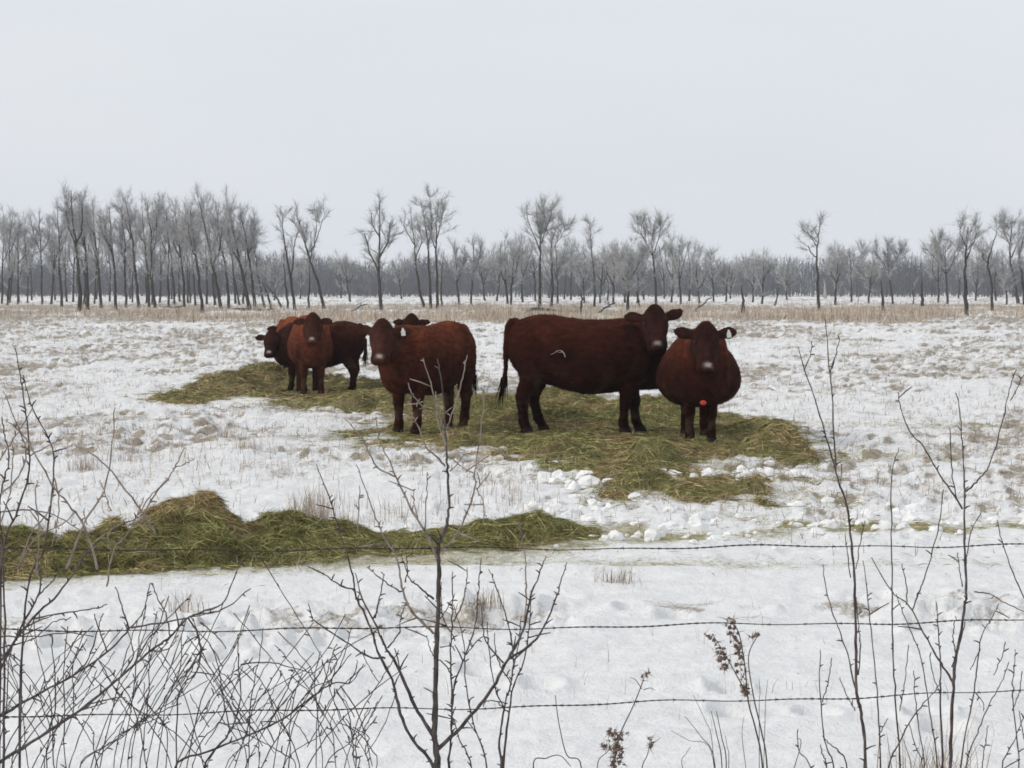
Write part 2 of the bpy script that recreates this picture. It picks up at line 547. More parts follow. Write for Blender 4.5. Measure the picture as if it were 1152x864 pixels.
ang = np.concatenate([[-1.42, -1.3, -1.1, -0.9, -0.7, -0.55, -0.45], np.linspace(-0.36, 0.36, 540), [0.45, 0.55, 0.7, 0.9, 1.1, 1.3, 1.42]])
rows = [-150.0, -60, -20, -5, 0, 2, 3.5]
y_ = 4.6
while y_ < 125:
    rows.append(y_)
    y_ *= 1.0062
while y_ < 1500:
    rows.append(y_)
    y_ *= 1.03
rows = np.array(rows)
YY, AA = np.meshgrid(rows, ang, indexing='ij')
XX = np.maximum(YY, 4.6) * np.tan(AA)
ZZ = gh(XX, YY)
nr, nc = XX.shape
ii = np.arange(nr - 1)[:, None] * nc + np.arange(nc - 1)[None, :]
Q = np.stack([ii, ii + 1, ii + nc + 1, ii + nc], -1).reshape(-1, 4)
gm = mesh_np('ground', np.stack([XX, YY, ZZ], -1), None, Q)
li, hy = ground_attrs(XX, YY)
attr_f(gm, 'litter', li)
attr_f(gm, 'hay', hy)
tag(link('ground', gm, M_SNOW), 'snow covered pasture with trodden snow and stubble', None, None, 'structure')


def g1(x, y): return float(gh(np.array([x]), np.array([y]))[0])


# ------------------------------------------------------------------ blades, stubble and strands
def blades(P, H, W, tint, lean=0.35, seg=2):
    """upright bent blades as thin ribbons; returns V, quads, tint"""
    n = len(P)
    az = rng.uniform(0, 2 * math.pi, n)
    la = np.abs(rng.normal(0, lean, n))
    d = np.stack([np.cos(az), np.sin(az), np.zeros(n)], -1)
    side = np.stack([-np.sin(az + 0.7), np.cos(az + 0.7), np.zeros(n)], -1)
    V = np.zeros((n, seg + 1, 2, 3))
    for k in range(seg + 1):
        f = k / seg
        c = P + np.array([0, 0, 1.0]) * (H * f * np.cos(la * f))[:, None] + d * (H * f * np.sin(la * f) * 1.1)[:, None]
        w = W * (1 - 0.8 * f)
        V[:, k, 0] = c - side * w[:, None] / 2
        V[:, k, 1] = c + side * w[:, None] / 2
    b = np.arange(n)[:, None, None] * (2 * (seg + 1)) + np.arange(seg)[None, :, None] * 2
    Q = (b + np.array([0, 1, 3, 2])[None, None, :]).reshape(-1, 4)
    return V.reshape(-1, 3), Q, np.repeat(tint, 2 * (seg + 1), axis=0)


TAN = np.array([[0.18, 0.15, 0.12], [0.46, 0.36, 0.26], [0.54, 0.43, 0.33], [0.46, 0.39, 0.30], [0.30, 0.23, 0.17], [0.40, 0.30, 0.24], [0.52, 0.48, 0.42]])


def stuff_blades(name, P, H, W, label, lean=0.35, parent=None, cat=None, seg=2, pale=1.0):
    V, Q, tc_ = blades(P, H, W, pale * TAN[rng.integers(0, len(TAN), len(P))] * rng.uniform(0.7, 1.15, (len(P), 1)), lean, seg)
    me = mesh_np(name, V, None, Q, False)
    attr_c(me, 'tint', tc_)
    o = link(name, me, M_BLADE, parent)
    if parent is None: tag(o, label, cat, None, 'stuff')
    return o


def scatter(n, y0, y1, dens, wid=0.30, p=1.0):
    """points in the field between distances y0..y1, kept where dens(x,y) says"""
    y = (y0 ** (-p) + (y1 ** (-p) - y0 ** (-p)) * rng.random(n)) ** (-1 / p)
    x = y * rng.uniform(-wid, wid, n)
    k = rng.random(n) < dens(x, y)
    x, y = x[k], y[k]
    return np.stack([x, y, gh(x, y) - 0.01], -1)


P = scatter(105000, 92, 215, lambda x, y: sstep(90, 122, y + 30 * (fbm(x * 0.06, y * 0.03, 75, 2) - 0.5)) ** 2 * (0.05 + 0.8 * sstep(0.33, 0.56, fbm(x * 0.15, y * 0.08, 77, 3))) * (0.25 + 0.75 * sstep(0.35, 0.6, fbm(x * 0.5, y * 0.3, 79, 3))) * (1 - 0.6 * sstep(165, 210, y)))
stuff_blades('dry_grass_belt', P, rng.uniform(0.2, 0.65, len(P)), rng.uniform(0.02, 0.05, len(P)), 'belt of tall tan dry grass along the far tree line', 0.5, seg=1, pale=1.3)
P = scatter(230000, 13, 118, lambda x, y: np.clip(1.25 * ground_attrs(x, y)[0] ** 1.4 + 0.10 * sstep(0.5, 0.62, fbm(x * 0.6, y * 0.35, 123, 3)), 0, 1) * (0.55 + 0.45 * sstep(20, 40, y)))
hh = rng.uniform(0.03, 0.13, len(P)) * (1 + 0.7 * sstep(30, 90, P[:, 1]))
stuff_blades('pasture_stubble', P, hh, 0.004 + 0.00022 * P[:, 1], 'short dry stubble poking through the pasture snow', 0.7, seg=1)
P = scatter(2600, 7.0, 13, lambda x, y: sstep(0.5, 0.7, fbm(x * 0.9, y * 0.8, 133, 3)) * 0.35)
stuff_blades('sparse_stalks', P, rng.uniform(0.03, 0.14, len(P)), rng.uniform(0.002, 0.004, len(P)), 'thin dry stalks sticking out of the foreground snow', 0.6)

# frosted stalks on the smooth snow behind the near windrow (uncountable)
PP = []
for (cx, cy, rx, ry, n) in [(365, 578, 40, 12, 170), (440, 582, 60, 10, 120), (560, 560, 40, 18, 70), (270, 520, 130, 30, 260), (120, 510, 90, 28, 220)]:
    q = np.stack([rng.normal(cx, rx * 0.6, n), rng.normal(cy, ry * 0.6, n)], -1)
    PP += [ground_at(a, b) for a, b in q]
PP = np.array(PP)
PP[:, 2] = gh(PP[:, 0], PP[:, 1]) - 0.01
stuff_blades('frosted_stalks', PP, rng.uniform(0.06, 0.26, len(PP)), rng.uniform(0.003, 0.006, len(PP)), 'thin frosted stalks standing in the snow behind the near hay', 0.35)

TUFTS = [(100, 533, 'reddish dry grass tuft in the snow at the left, nearest the frame edge', 120, 0.24),
         (143, 522, 'pale dry grass tuft just right of the reddish left tuft', 90, 0.17),
         (252, 488, 'pale dry grass tuft in the snow below the back hay patch', 80, 0.2),
         (278, 508, 'reddish dry grass tuft in the snow right of the pale one', 80, 0.18),
         (205, 688, 'reddish dry grass tuft behind the left bush twigs, in front of the hay', 60, 0.16),
         (692, 656, 'small reddish grass tuft on the snow right of the hay windrow', 90, 0.13),
         (352, 585, 'pinkish stalk clump at the back of the near hay windrow', 170, 0.3),
         (548, 690, 'pale curled grass tuft in the snow behind the middle shrub', 60, 0.12),
         (1136, 484, 'dark reddish grass tuft at the right on the trodden snow', 80, 0.16),
         (1047, 905, 'tan curled dry grass tuft under the right saplings', 120, 0.3),
         (533, 500, 'pale straw tuft sticking up left of the standing side-on cow', 70, 0.2)]
for (px, py, lab, n, h) in TUFTS:
    c = ground_at(px, py)
    c[2] = g1(c[0], c[1])
    o = empty('grass_tuft', c)
    tag(o, lab, 'grass tuft', 'dry grass tufts in the snow')
    P = np.stack([rng.normal(0, 0.05 + 0.15 * h, n), rng.normal(0, 0.05 + 0.15 * h, n), np.full(n, -0.02)], -1)
    b = stuff_blades('blades', P, rng.uniform(0.5, 1.15, n) * h, rng.uniform(0.004, 0.007, n), None, 0.4, o)
    b['kind'] = 'stuff'


# ------------------------------------------------------------------ hay
HAYC = 1.5 * np.array([0.96, 1.0, 0.97]) * np.array([[0.17, 0.145, 0.06], [0.24, 0.205, 0.095], [0.12, 0.108, 0.045], [0.33, 0.29, 0.15], [0.18, 0.13, 0.07], [0.135, 0.125, 0.05]])


def strands(P, Nn, L, W, tint):
    n = len(P)
    az = rng.uniform(0, 2 * math.pi, n)
    d = np.stack([np.cos(az), np.sin(az), rng.normal(0.05, 0.28, n)], -1)
    d -= Nn * (np.sum(d * Nn, 1) * 0.85)[:, None]
    d /= np.linalg.norm(d, axis=1)[:, None]
    s = np.cross(d, Nn + rng.normal(0, 0.5, (n, 3)))
    s /= np.linalg.norm(s, axis=1)[:, None] + 1e-9
    up = Nn * rng.uniform(0.0, 0.25, n)[:, None]
    mid = P + up * (L * 0.25)[:, None] + Nn * 0.008
    V = np.stack([P - d * (L * 0.5)[:, None] + Nn * 0.008, mid - s * W[:, None] / 2, mid + s * W[:, None] / 2, P + d * (L * 0.5)[:, None] + Nn * 0.008], 1)
    b = np.arange(n)[:, None] * 4
    T = np.concatenate([b + np.array([[0, 1, 2]]), b + np.array([[1, 3, 2]])])
    return V.reshape(-1, 3), T, np.repeat(tint, 4, axis=0)


def hay_pile(name, label, x0, x1, y0, y1, res, hfun, nst, L, W, green):
    """hfun -> height over the ground, <=0 where there is none"""
    o = empty(name, ((x0 + x1) / 2, (y0 + y1) / 2, 0))
    tag(o, label, 'hay', 'hay spread on the snow')
    xs, ys = np.arange(x0, x1, res), np.arange(y0, y1, res)
    X, Y = np.meshgrid(xs, ys)
    H = hfun(X, Y)
    trodden = 1 - 0.92 * np.maximum(cow_flat(X, Y, 0.75), 0.9 * cow_flat(X, Y + 0.65, 0.65))
    H = np.where(H > 0, H * trodden, H)
    lump = 0.6 * fbm(X * 4.5, Y * 4.5, 201, 4, 0.6) + 0.4 * (1 - np.abs(2 * fbm(X * 2.2, Y * 2.2, 211, 3) - 1))
    clump = sstep(0.42, 0.62, fbm(X * 2.6, Y * 2.2, 241, 4, 0.6))
    Hs = np.where(H > 0, H * (0.5 + 0.7 * lump) + (0.13 * clump * trodden - 0.01 + 0.07 * (0.25 + 0.75 * trodden) * (fbm(X * 8, Y * 8, 221, 3) - 0.45)) * sstep(0, 0.14, H), -0.05)
    Z = gh(X, Y) + Hs
    nx = len(xs)
    i = (np.arange(len(ys) - 1)[:, None] * nx + np.arange(nx - 1)[None, :])
    q = np.stack([i, i + 1, i + nx + 1, i + nx], -1).reshape(-1, 4)
    keep = (H.ravel()[q] > -0.02).any(1) & (Hs.ravel()[q] > -0.02).any(1)
    q = q[keep]
    used = np.unique(q)
    re = np.full(X.size, -1)
    re[used] = np.arange(len(used))
    V = np.stack([X.ravel(), Y.ravel(), Z.ravel()], -1)[used]
    loc = np.array(o.location)
    me = mesh_np('mound', V - loc, None, re[q])
    cn = fbm(V[:, 0] * 2.5, V[:, 1] * 2.5, 231, 3)
    g = sstep(0.35, 0.65, cn + green)[:, None]
    col = np.array([0.21, 0.178, 0.09]) * (1 - g) + np.array([0.16, 0.145, 0.065]) * g
    attr_c(me, 'tint', col)
    link('mound', me, M_HAY, o)
    # strands on top
    Pn = np.stack([-np.gradient(Z, res, axis=1), -np.gradient(Z, res, axis=0), np.ones_like(Z)], -1)
    Pn /= np.linalg.norm(Pn, axis=-1)[..., None]
    wgt = np.clip(H.ravel(), 0, None)
    wgt = np.where(wgt > 0, 0.45 + np.minimum(wgt, 0.15) * 3, 0)
    # a thin fringe of loose strands just outside
    wgt = wgt + np.where((H.ravel() <= 0) & (H.ravel() > -0.14), 0.13, 0)
    idx = rng.choice(X.size, nst, p=wgt / wgt.sum())
    base = np.stack([X.ravel(), Y.ravel(), np.maximum(Z.ravel(), gh(X, Y).ravel())], -1)[idx] + rng.uniform(-res, res, (nst, 3)) * np.array([1, 1, 0.1])
    nn = Pn.reshape(-1, 3)[idx]
    ln = rng.uniform(0.5, 1.3, nst) * L
    cnx = fbm(base[:, 0] * 2.5, base[:, 1] * 2.5, 231, 3)
    ci = rng.integers(0, len(HAYC), nst)
    tint = HAYC[ci] * rng.uniform(0.65, 1.45, (nst, 1))
    gg = sstep(0.35, 0.65, cnx + green)[:, None]
    tint = tint * (gg * np.array([0.94, 1.0, 0.85]) + (1 - gg) * np.array([1.2, 1.02, 1.1]))
    V, q, tc_ = strands(base - loc, nn, ln, rng.uniform(0.7, 1.7, nst) * W, tint)
    me = mesh_np('strands', V, q, None, False)
    attr_c(me, 'tint', tc_)
    link('strands', me, M_HAY, o)['kind'] = 'stuff'
    return o


def ridge_fun(prof, width, edgeseed):
    pxs = np.array([q[0] for q in prof], float)
    hs = np.array([q[1] for q in prof], float)

    def f(X, Y):
        px = X / wyc(X) * FPX + 576
        h = np.interp(px, pxs, hs) * 0.72
        h = h * (0.8 + 0.4 * vnoise(X * 2.2, Y * 0.6, edgeseed))
        v = (Y - wyc(X) - 0.30 * (fbm(X * 1.3, X * 0 + 3, edgeseed, 3) - 0.5)) / (width * (0.75 + 0.5 * fbm(X * 2.1, Y * 0.7, edgeseed + 7, 3)))
        core = h * np.clip(1 - v * v, -1, 1) ** 1 * np.where(np.abs(v) < 1, 1, 1)
        return np.where((h > 0.01) & (np.abs(v) < 1.3), core - 0.03, -1) - 0.10 * sstep(0.45, 0.7, fbm(X * 3, Y * 3, edgeseed + 3, 3)) * (np.abs(v) > 0.75)
    return f


hay_pile('hay_windrow', 'long green hay windrow peaking in a hump, along the left foreground', px2x(-160, 12.4), px2x(462, 14.3), 11.6, 15.0, 0.03,
         ridge_fun([(-150, 0.2), (-40, 0.20), (40, 0.22), (90, 0.28), (130, 0.36), (180, 0.36), (215, 0.44), (240, 0.48), (265, 0.42), (300, 0.31), (340, 0.22),
                    (390, 0.17), (420, 0.12), (446, 0.05), (452, 0.0)], 0.52, 301), 76000, 0.2, 0.0042, 0.1)
hay_pile('hay_heap', 'low green hay heap at the right end of the foreground row', px2x(440, 14.2), px2x(700, 14.9), 13.4, 15.7, 0.03,
         ridge_fun([(440, 0.0), (448, 0.08), (480, 0.13), (520, 0.15), (560, 0.19), (615, 0.26), (640, 0.19), (660, 0.08), (676, 0.0)], 0.42, 311), 28000, 0.2, 0.0042, 0.1)


def spread_fun(poly, bumps, base, seed, thin=lambda x, y: 0 * x):
    def f(X, Y):
        d = poly_sd(poly, X, Y) + 1.1 * (fbm(X * 1.3, Y * 0.8, seed, 5, 0.65) - 0.52)
        d = d - 0.9 * sstep(0.55, 0.68, fbm(X * 1.9, Y * 1.1, seed + 9, 3)) * (1 - sstep(0.5, 1.5, d)) - thin(X, Y) * sstep(0.42, 0.6, fbm(X * 2.4, Y * 1.5, seed + 19, 4, 0.6)) * 0.7
        h = base * sstep(0, 0.7, d) * (0.35 + 1.3 * sstep(0.35, 0.7, fbm(X * 1.1, Y * 0.9, seed + 5, 3)))
        for (px, py, rx, ry, hb) in bumps:
            c = ground_at(px, py)
            h = h + hb * np.exp(-((X - c[0]) / rx) ** 2 - ((Y - c[1]) / ry) ** 2)
        return np.where(d > 0, h + 0.01, np.minimum(d * 0.3, -0.001))
    return f


bx = POLY_MAIN
hay_pile('hay_spread', 'wide trampled olive hay spread under the nearest three cows', bx[:, 0].min() - 0.4, bx[:, 0].max() + 0.4, bx[:, 1].min() - 0.4, bx[:, 1].max() + 0.4, 0.045,
         spread_fun(POLY_MAIN, [(862, 508, 0.36, 0.5, 0.46), (884, 513, 0.3, 0.4, 0.2), (650, 462, 0.6, 0.6, 0.10), (740, 470, 0.5, 0.5, 0.10), (560, 466, 0.4, 0.6, 0.08), (640, 512, 0.4, 0.4, 0.05)], 0.065, 401, lambda x, y: 1 - sstep(18.5, 20.5, y)),
         98000, 0.22, 0.0056, 0.07)
bx = POLY_BACK
hay_pile('hay_patch', 'brownish hay patch around the group of cows at the left', bx[:, 0].min() - 0.4, bx[:, 0].max() + 0.4, bx[:, 1].min() - 0.4, bx[:, 1].max() + 0.4, 0.07,
         spread_fun(POLY_BACK, [(300, 432, 0.7, 0.9, 0.24), (262, 440, 0.5, 0.7, 0.16), (440, 455, 0.8, 0.8, 0.12), (380, 446, 0.6, 0.6, 0.05)], 0.06, 411),
         32000, 0.24, 0.009, -0.02)

# loose hay blown and trodden over the snow between the piles
m_ = 420000
ly = rng.uniform(11.8, 34, m_)
lx = ly * rng.uniform(-0.29, 0.29, m_)
hv = ground_attrs(lx, ly)[1]
k_ = rng.random(m_) < hv * 0.10 * (26 / (8 + ly)) * (0.4 + 1.2 * sstep(0.45, 0.62, fbm(lx * 2.3, ly * 2.3, 451, 3)))
lx, ly = lx[k_][:34000], ly[k_][:34000]
lp = np.stack([lx, ly, gh(lx, ly) + 0.004], -1)
V, q, tc_ = strands(lp, np.tile([0.0, 0.0, 1.0], (len(lp), 1)), rng.uniform(0.05, 0.2, len(lp)), 0.003 + 0.0002 * ly, HAYC[rng.integers(0, len(HAYC), len(lp))] * rng.uniform(0.8, 1.6, (len(lp), 1)))
me = mesh_np('loose_hay', V, q, None, False)
attr_c(me, 'tint', tc_)
tag(link('loose_hay', me, M_HAY), 'loose hay strands strewn thinly over the snow', None, None, 'stuff')

# ------------------------------------------------------------------ broken snow clods
ico = bpy.data.meshes.new('tmp')
import bmesh
bm = bmesh.new()
bmesh.ops.create_icosphere(bm, subdivisions=2, radius=1.0)
iv = np.array([v.co[:] for v in bm.verts])
it = np.array([[v.index for v in f.verts] for f in bm.faces])
bm.free()
bpy.data.meshes.remove(ico)
mb = MB()
spots = []
for (cx, cy, rx, ry, n, s0, s1) in [(625, 538, 28, 7, 12, 0.05, 0.14), (700, 545, 70, 13, 40, 0.03, 0.12), (780, 535, 70, 10, 30, 0.03, 0.10), (855, 527, 40, 6, 26, 0.03, 0.10),
                                    (850, 588, 150, 22, 80, 0.012, 0.085), (730, 596, 70, 20, 36, 0.012, 0.09), (960, 590, 120, 24, 50, 0.012, 0.085), (1060, 585, 80, 18, 30, 0.02, 0.09),
                                    (560, 480, 30, 12, 12, 0.03, 0.07), (455, 500, 40, 4, 10, 0.03, 0.08), (860, 508, 15, 3, 4, 0.05, 0.1), (640, 575, 50, 12, 30, 0.03, 0.09)]:
    for _ in range(n):
        spots.append((random.gauss(cx, rx * 0.6), random.gauss(cy, ry * 0.6), (s0 + (s1 - s0) * random.random() ** 2) * random.uniform(0.55, 0.95)))
for (px, py, s) in spots:
    c = ground_at(px, py)
    off = rng.uniform(0, 99, 2)
    d = 0.55 + 0.9 * fbm(iv[:, 0] * 1.3 + iv[:, 2] * 0.9 + off[0], iv[:, 1] * 1.3 + off[1] - iv[:, 2] * 0.7, 501, 3) + 0.45 * (rng.random(len(iv)) - 0.5)
    v = iv * d[:, None] * s * rng.uniform(0.7, 1.25, 3) * np.array([1.1, 1, 0.75])
    v = v + np.array([c[0], c[1], g1(c[0], c[1]) + s * 0.12])
    mb.add(v, it)
tag(mb.build('snow_clods', M_CLOD, None, False), 'broken white snow clods strewn over and beside the hay', None, None, 'stuff')


# ------------------------------------------------------------------ cattle
def ring(c, u, v, a, bu, bd, n=20, ex=2.3, ext=None):
    th = np.arange(n) * 2 * math.pi / n
    cs, sn = np.cos(th), np.sin(th)
    e_ = np.where(sn > 0, ext or ex, ex)
    pu = np.sign(cs) * np.abs(cs) ** (2 / e_) * a
    pv = np.sign(sn) * np.abs(sn) ** (2 / e_) * np.where(sn > 0, bu, bd)
    return c + pu[:, None] * u + pv[:, None] * v


def loft(mb, rings):
    n = len(rings[0])
    m = len(rings)
    V = np.concatenate(rings + [rings[0].mean(0)[None], rings[-1].mean(0)[None]])
    i = np.arange(m - 1)[:, None] * n
    k = np.arange(n)[None, :]
    k2 = (k + 1) % n
    Q = np.stack([i + k, i + k2, i + n + k2, i + n + k], -1).reshape(-1, 4)
    kk = np.arange(n)
    T = np.concatenate([np.stack([np.full(n, m * n), (kk + 1) % n, kk], -1), np.stack([np.full(n, m * n + 1), (m - 1) * n + kk, (m - 1) * n + (kk + 1) % n], -1)])
    mb.add(V, T, Q)


def interp_rows(rowsv, k=3):
    A = np.array(rowsv, float)
    return catmull(A, k)


X_, Y_, Z_ = np.eye(3)


def make_cow(label, pos, theta, coat, head, head_yaw, head_pitch=62, width=1.0, legs=None, scale=1.0, tail=None, voxel=0.018,
             lit_top=None, earl=0, earr=0, tagged=None, straw=False, brisket=False, face=None, headscale=1.12, depthx=1.0, low=0.0, ridge=2.0, hair=9000):
    """head = poll position in cow space (x forward, y left, z up); head_yaw in cow space"""
    root = empty('cow', (pos[0], pos[1], pos[2]), R(theta))
    root.scale = (scale,) * 3
    tag(root, label, 'cow', 'red cattle at the hay')
    mb = MB()
    # trunk: x, top z, bottom z, half width, height of the widest line (0..1)
    body = interp_rows([(-0.97, 1.26, 1.00, 0.10, .5), (-0.93, 1.37, 0.86, 0.19, .5), (-0.82, 1.47, 0.74, 0.28, .55), (-0.62, 1.515, 0.66, 0.335, .58), (-0.45, 1.525, 0.61, 0.37, .55),
                        (-0.20, 1.485, 0.54, 0.43, .46), (0.08, 1.47, 0.49, 0.455, .44), (0.36, 1.47, 0.515, 0.425, .45), (0.58, 1.49, 0.55, 0.37, .48),
                        (0.76, 1.475, 0.55, 0.315, .48), (0.90, 1.40, 0.555, 0.26, .46), (1.00, 1.29, 0.60, 0.20, .45), (1.06, 1.14, 0.70, 0.12, .45)])
    rr = []
    for (x, zt, zb, w, f) in body:
        h = zt - zb
        zc = zb + h * (f - low)
        belly = math.exp(-((x - 0.05) / 0.5) ** 2)
        rr.append(ring(np.array([x, 0, zc]), Y_, Z_, w * (1 + (width - 1) * (0.35 + 0.65 * belly)), zt - zc, (zc - zb) * depthx, 30, 2.25, ridge))
    loft(mb, rr)
    # hook bones and shoulder blades give the flat planes of a beef cow
    for s in (-1, 1):
        loft(mb, [ring(np.array([-0.52 + dx, s * (0.20 if ridge >= 2 else 0.13), 1.36 if ridge >= 2 else 1.33]), Y_, Z_, r_ * 0.8, r_, r_) for dx, r_ in ((-0.17, .03), (-0.1, .10), (0, .125), (0.1, .10), (0.17, .03))])
        sh = interp_rows([(0.55, 1.42, .07, .05), (0.60, 1.28, .15, .08), (0.66, 1.08, .19, .10), (0.70, 0.90, .19, .10), (0.66, 0.74, .13, .09)])
        loft(mb, [ring(np.array([x, s * (0.21 + 0.05 * width), z]), X_, Y_, a, b, b) for (x, z, a, b) in sh])
    # brisket between the forelegs
    bk = interp_rows([(0.98, 1.12, .10, .05), (1.04, 0.98, .17, .09), (1.05, 0.82, .19, .12), (1.00, 0.66, .16, .13), (0.92, 0.56, .10, .09)])
    loft(mb, [ring(np.array([x - 0.05, 0, z]), Y_, X_, a, b, b, 16, 2) for (x, z, a, b) in bk])
    # neck
    head = np.array(head, float)
    yaw, pit = R(head_yaw), R(head_pitch)
    hs = headscale
    fx = np.array([math.cos(yaw) * math.cos(pit), math.sin(yaw) * math.cos(pit), -math.sin(pit)])     # poll -> muzzle
    lat = np.array([-math.sin(yaw), math.cos(yaw), 0])                                                 # cow's left
    nor = np.cross(fx, lat)                                                                            # out of the face
    if nor[2] < 0: nor = -nor
    hc = head + fx * 0.13 - nor * 0.09
    p0 = np.array([0.62, 0, 1.16])
    p1 = np.array([min(0.86, 0.45 + 0.5 * hc[0]), 0.3 * hc[1], 0.5 * (1.18 + hc[2]) - 0.03])
    p2 = 0.45 * p1 + 0.55 * hc + np.array([0.03, 0.0, 0.0])
    path = catmull(np.array([p0, p1, p2, hc]), 4)
    tt = np.linspace(0, 1, len(path))
    tg = np.gradient(path, axis=0)
    rr = []
    for q, f, g in zip(path, tt, tg):
        g = g / np.linalg.norm(g)
        g = g * 0.6 + np.array([0.4, 0, 0])
        g /= np.linalg.norm(g)
        u = np.cross(Z_, g)
        u /= np.linalg.norm(u)
        v = np.cross(g, u)
        a = 0.29 * (1 - f) + 0.115 * f
        bu = 0.29 * (1 - f) ** 1.2 + 0.10 * f
        bd = 0.50 * (1 - f) + 0.15 * f
        rr.append(ring(q, u, v, a, bu, bd, 22, 2.1))
    loft(mb, rr)
    # head
    hd = interp_rows([(-0.055, .035, .045), (-0.03, .07, .08), (0.03, .118, .115), (0.10, .140, .135), (0.18, .148, .150), (0.26, .130, .145), (0.34, .106, .122),
                      (0.41, .100, .105), (0.46, .106, .097), (0.51, .098, .082), (0.54, .06, .05)], 2)
    rr = []
    for (q, w, d) in hd:
        rr.append(ring(head + (fx * q + nor * (0.078 - d * 0.92)) * hs, lat, nor, w * 1.07 * hs, d * hs, d * hs, 20, 2.35))
    loft(mb, rr)
    # ears
    ear_tips = {}
    for s, dr in ((1, earl), (-1, earr)):
        loft(mb, [ring(head + (fx * (0.165 + q) + nor * 0.045 + lat * s * 0.115) * hs, lat, nor, r_ * hs, r_ * hs, r_ * hs, 12, 2) for q, r_ in ((-.055, .008), (-.035, .026), (-.01, .034), (.015, .022), (.03, .006))])
        b = head + (fx * 0.075 - nor * 0.04 + lat * s * 0.10) * hs
        ed = lat * s * 0.95 - nor * 0.12 + Z_ * (0.04 + dr)
        ed /= np.linalg.norm(ed)
        ev = np.cross(ed, nor)
        ev /= np.linalg.norm(ev)
        en = np.cross(ed, ev)
        prof = interp_rows([(0.0, .035, .032), (0.05, .05, .028), (0.11, .074, .024), (0.17, .074, .021), (0.22, .05, .018), (0.25, .016, .011)], 2)
        loft(mb, [ring(b + ed * q * hs, ev, en, a * hs, t_ * hs, t_ * hs, 14, 2) for (q, a, t_) in prof])
        ear_tips[s] = (b + ed * 0.15 * hs, ed, ev, en)
    # legs
    lg = dict(fl=0.0, fr=0.0, hl=0.0, hr=0.0, fy=0.19, hy=0.19)
    lg.update(legs or {})
    for key, s in (('fl', 1), ('fr', -1)):
        sw = lg[key]
        L = interp_rows([(0.60, 1.00, .17, .10), (0.60, 0.80, .15, .105), (0.58, 0.66, .115, .09), (0.585, 0.53, .083, .075), (0.595, 0.41, .073, .068), (0.59, 0.30, .057, .055),
                         (0.59, 0.19, .055, .053), (0.595, 0.12, .063, .06), (0.615, 0.075, .058, .056), (0.63, 0.05, .07, .064), (0.64, -0.03, .078, .07)], 2)
        loft(mb, [ring(np.array([x + sw * (1 - min(1, z / 0.9)), s * (lg['fy'] - 0.02 * (z < 0.6)), z]), X_, Y_, a * (1.14 if z < 0.62 else 1.0), b * (1.14 if z < 0.62 else 1.0), b * (1.14 if z < 0.62 else 1.0), 16, 2.1) for (x, z, a, b) in L])
    for key, s in (('hl', 1), ('hr', -1)):
        sw = lg[key]
        L = interp_rows([(-0.60, 1.20, .24, .12), (-0.62, 1.00, .27, .15), (-0.63, 0.84, .23, .14), (-0.66, 0.70, .17, .11), (-0.715, 0.58, .12, .088), (-0.765, 0.48, .092, .072),
                         (-0.77, 0.38, .066, .06), (-0.755, 0.26, .058, .056), (-0.745, 0.14, .066, .062), (-0.72, 0.085, .06, .057), (-0.70, 0.05, .07, .064), (-0.69, -0.03, .078, .07)], 2)
        loft(mb, [ring(np.array([x + sw * (1 - min(1, max(0, z) / 1.0)), s * (lg['hy'] - 0.02 * (z < 0.6)), z]), X_, Y_, a * (1.14 if z < 0.62 else 1.0), b * (1.14 if z < 0.62 else 1.0), b * (1.14 if z < 0.62 else 1.0), 16, 2.1) for (x, z, a, b) in L])
    # tail
    tl = tail or [(-0.86, 0, 1.45), (-0.97, 0, 1.40), (-1.02, 0, 1.25), (-1.03, 0, 1.0), (-1.02, 0, 0.8)]
    tp = catmull(np.array(tl), 5)
    mb.tube(tp, np.linspace(0.048, 0.03, len(tp)), 8)
    src = mb.build('body', None)
    md = src.modifiers.new('r', 'REMESH')
    md.mode, md.voxel_size = 'VOXEL', voxel
    sm = src.modifiers.new('s', 'SMOOTH')
    sm.factor, sm.iterations = 0.5, 5
    dg = bpy.context.evaluated_depsgraph_get()
    me = bpy.data.meshes.new_from_object(src.evaluated_get(dg))
    old = src.data
    bpy.data.objects.remove(src)
    bpy.data.meshes.remove(old)
    me.name = 'body'
    n = len(me.vertices)
    co = np.zeros(n * 3, np.float32)
    me.vertices.foreach_get('co', co)
    co = co.reshape(-1, 3).astype(float)
    no = np.zeros(n * 3, np.float32)
    me.vertices.foreach_get('normal', no)
    no = no.reshape(-1, 3)
    # shaggy unevenness of the winter coat
    dsp = (fbm(co[:, 0] * 7 + co[:, 1] * 3, co[:, 2] * 9 + co[:, 1] * 2, 601, 3) - 0.5) * 0.022 + (fbm(co[:, 0] * 22, co[:, 2] * 14 + co[:, 1] * 9, 611, 2) - 0.5) * 0.010
    headmask = np.exp(-(np.linalg.norm(co - (head + fx * 0.25), axis=1) / 0.33) ** 4)
    co2 = co + no * (dsp * (1 - 0.75 * headmask))[:, None]
    me.vertices.foreach_set('co', co2.astype(np.float32).ravel())
    me.polygons.foreach_set('use_smooth', np.ones(len(me.polygons), bool))
    coat = np.array(coat)
    top = np.array(lit_top if lit_top is not None else coat * 1.35)
    # coat colours: light from above painted as a redder upper side, darker towards the feet, dark face
    lit_mask = sstep(0.95, 1.5, co[:, 2] + 0.12 * (fbm(co[:, 0] * 3, co[:, 1] * 3, 621, 2) - 0.5))[:, None]
    col = coat * (1 - lit_mask) + top * lit_mask
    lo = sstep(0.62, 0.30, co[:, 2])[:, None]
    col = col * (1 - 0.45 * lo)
    fc = np.array(face if face is not None else coat * 0.8)
    rel = co - head
    a1, a2, a3 = rel @ fx / hs, rel @ lat / hs, rel @ nor / hs
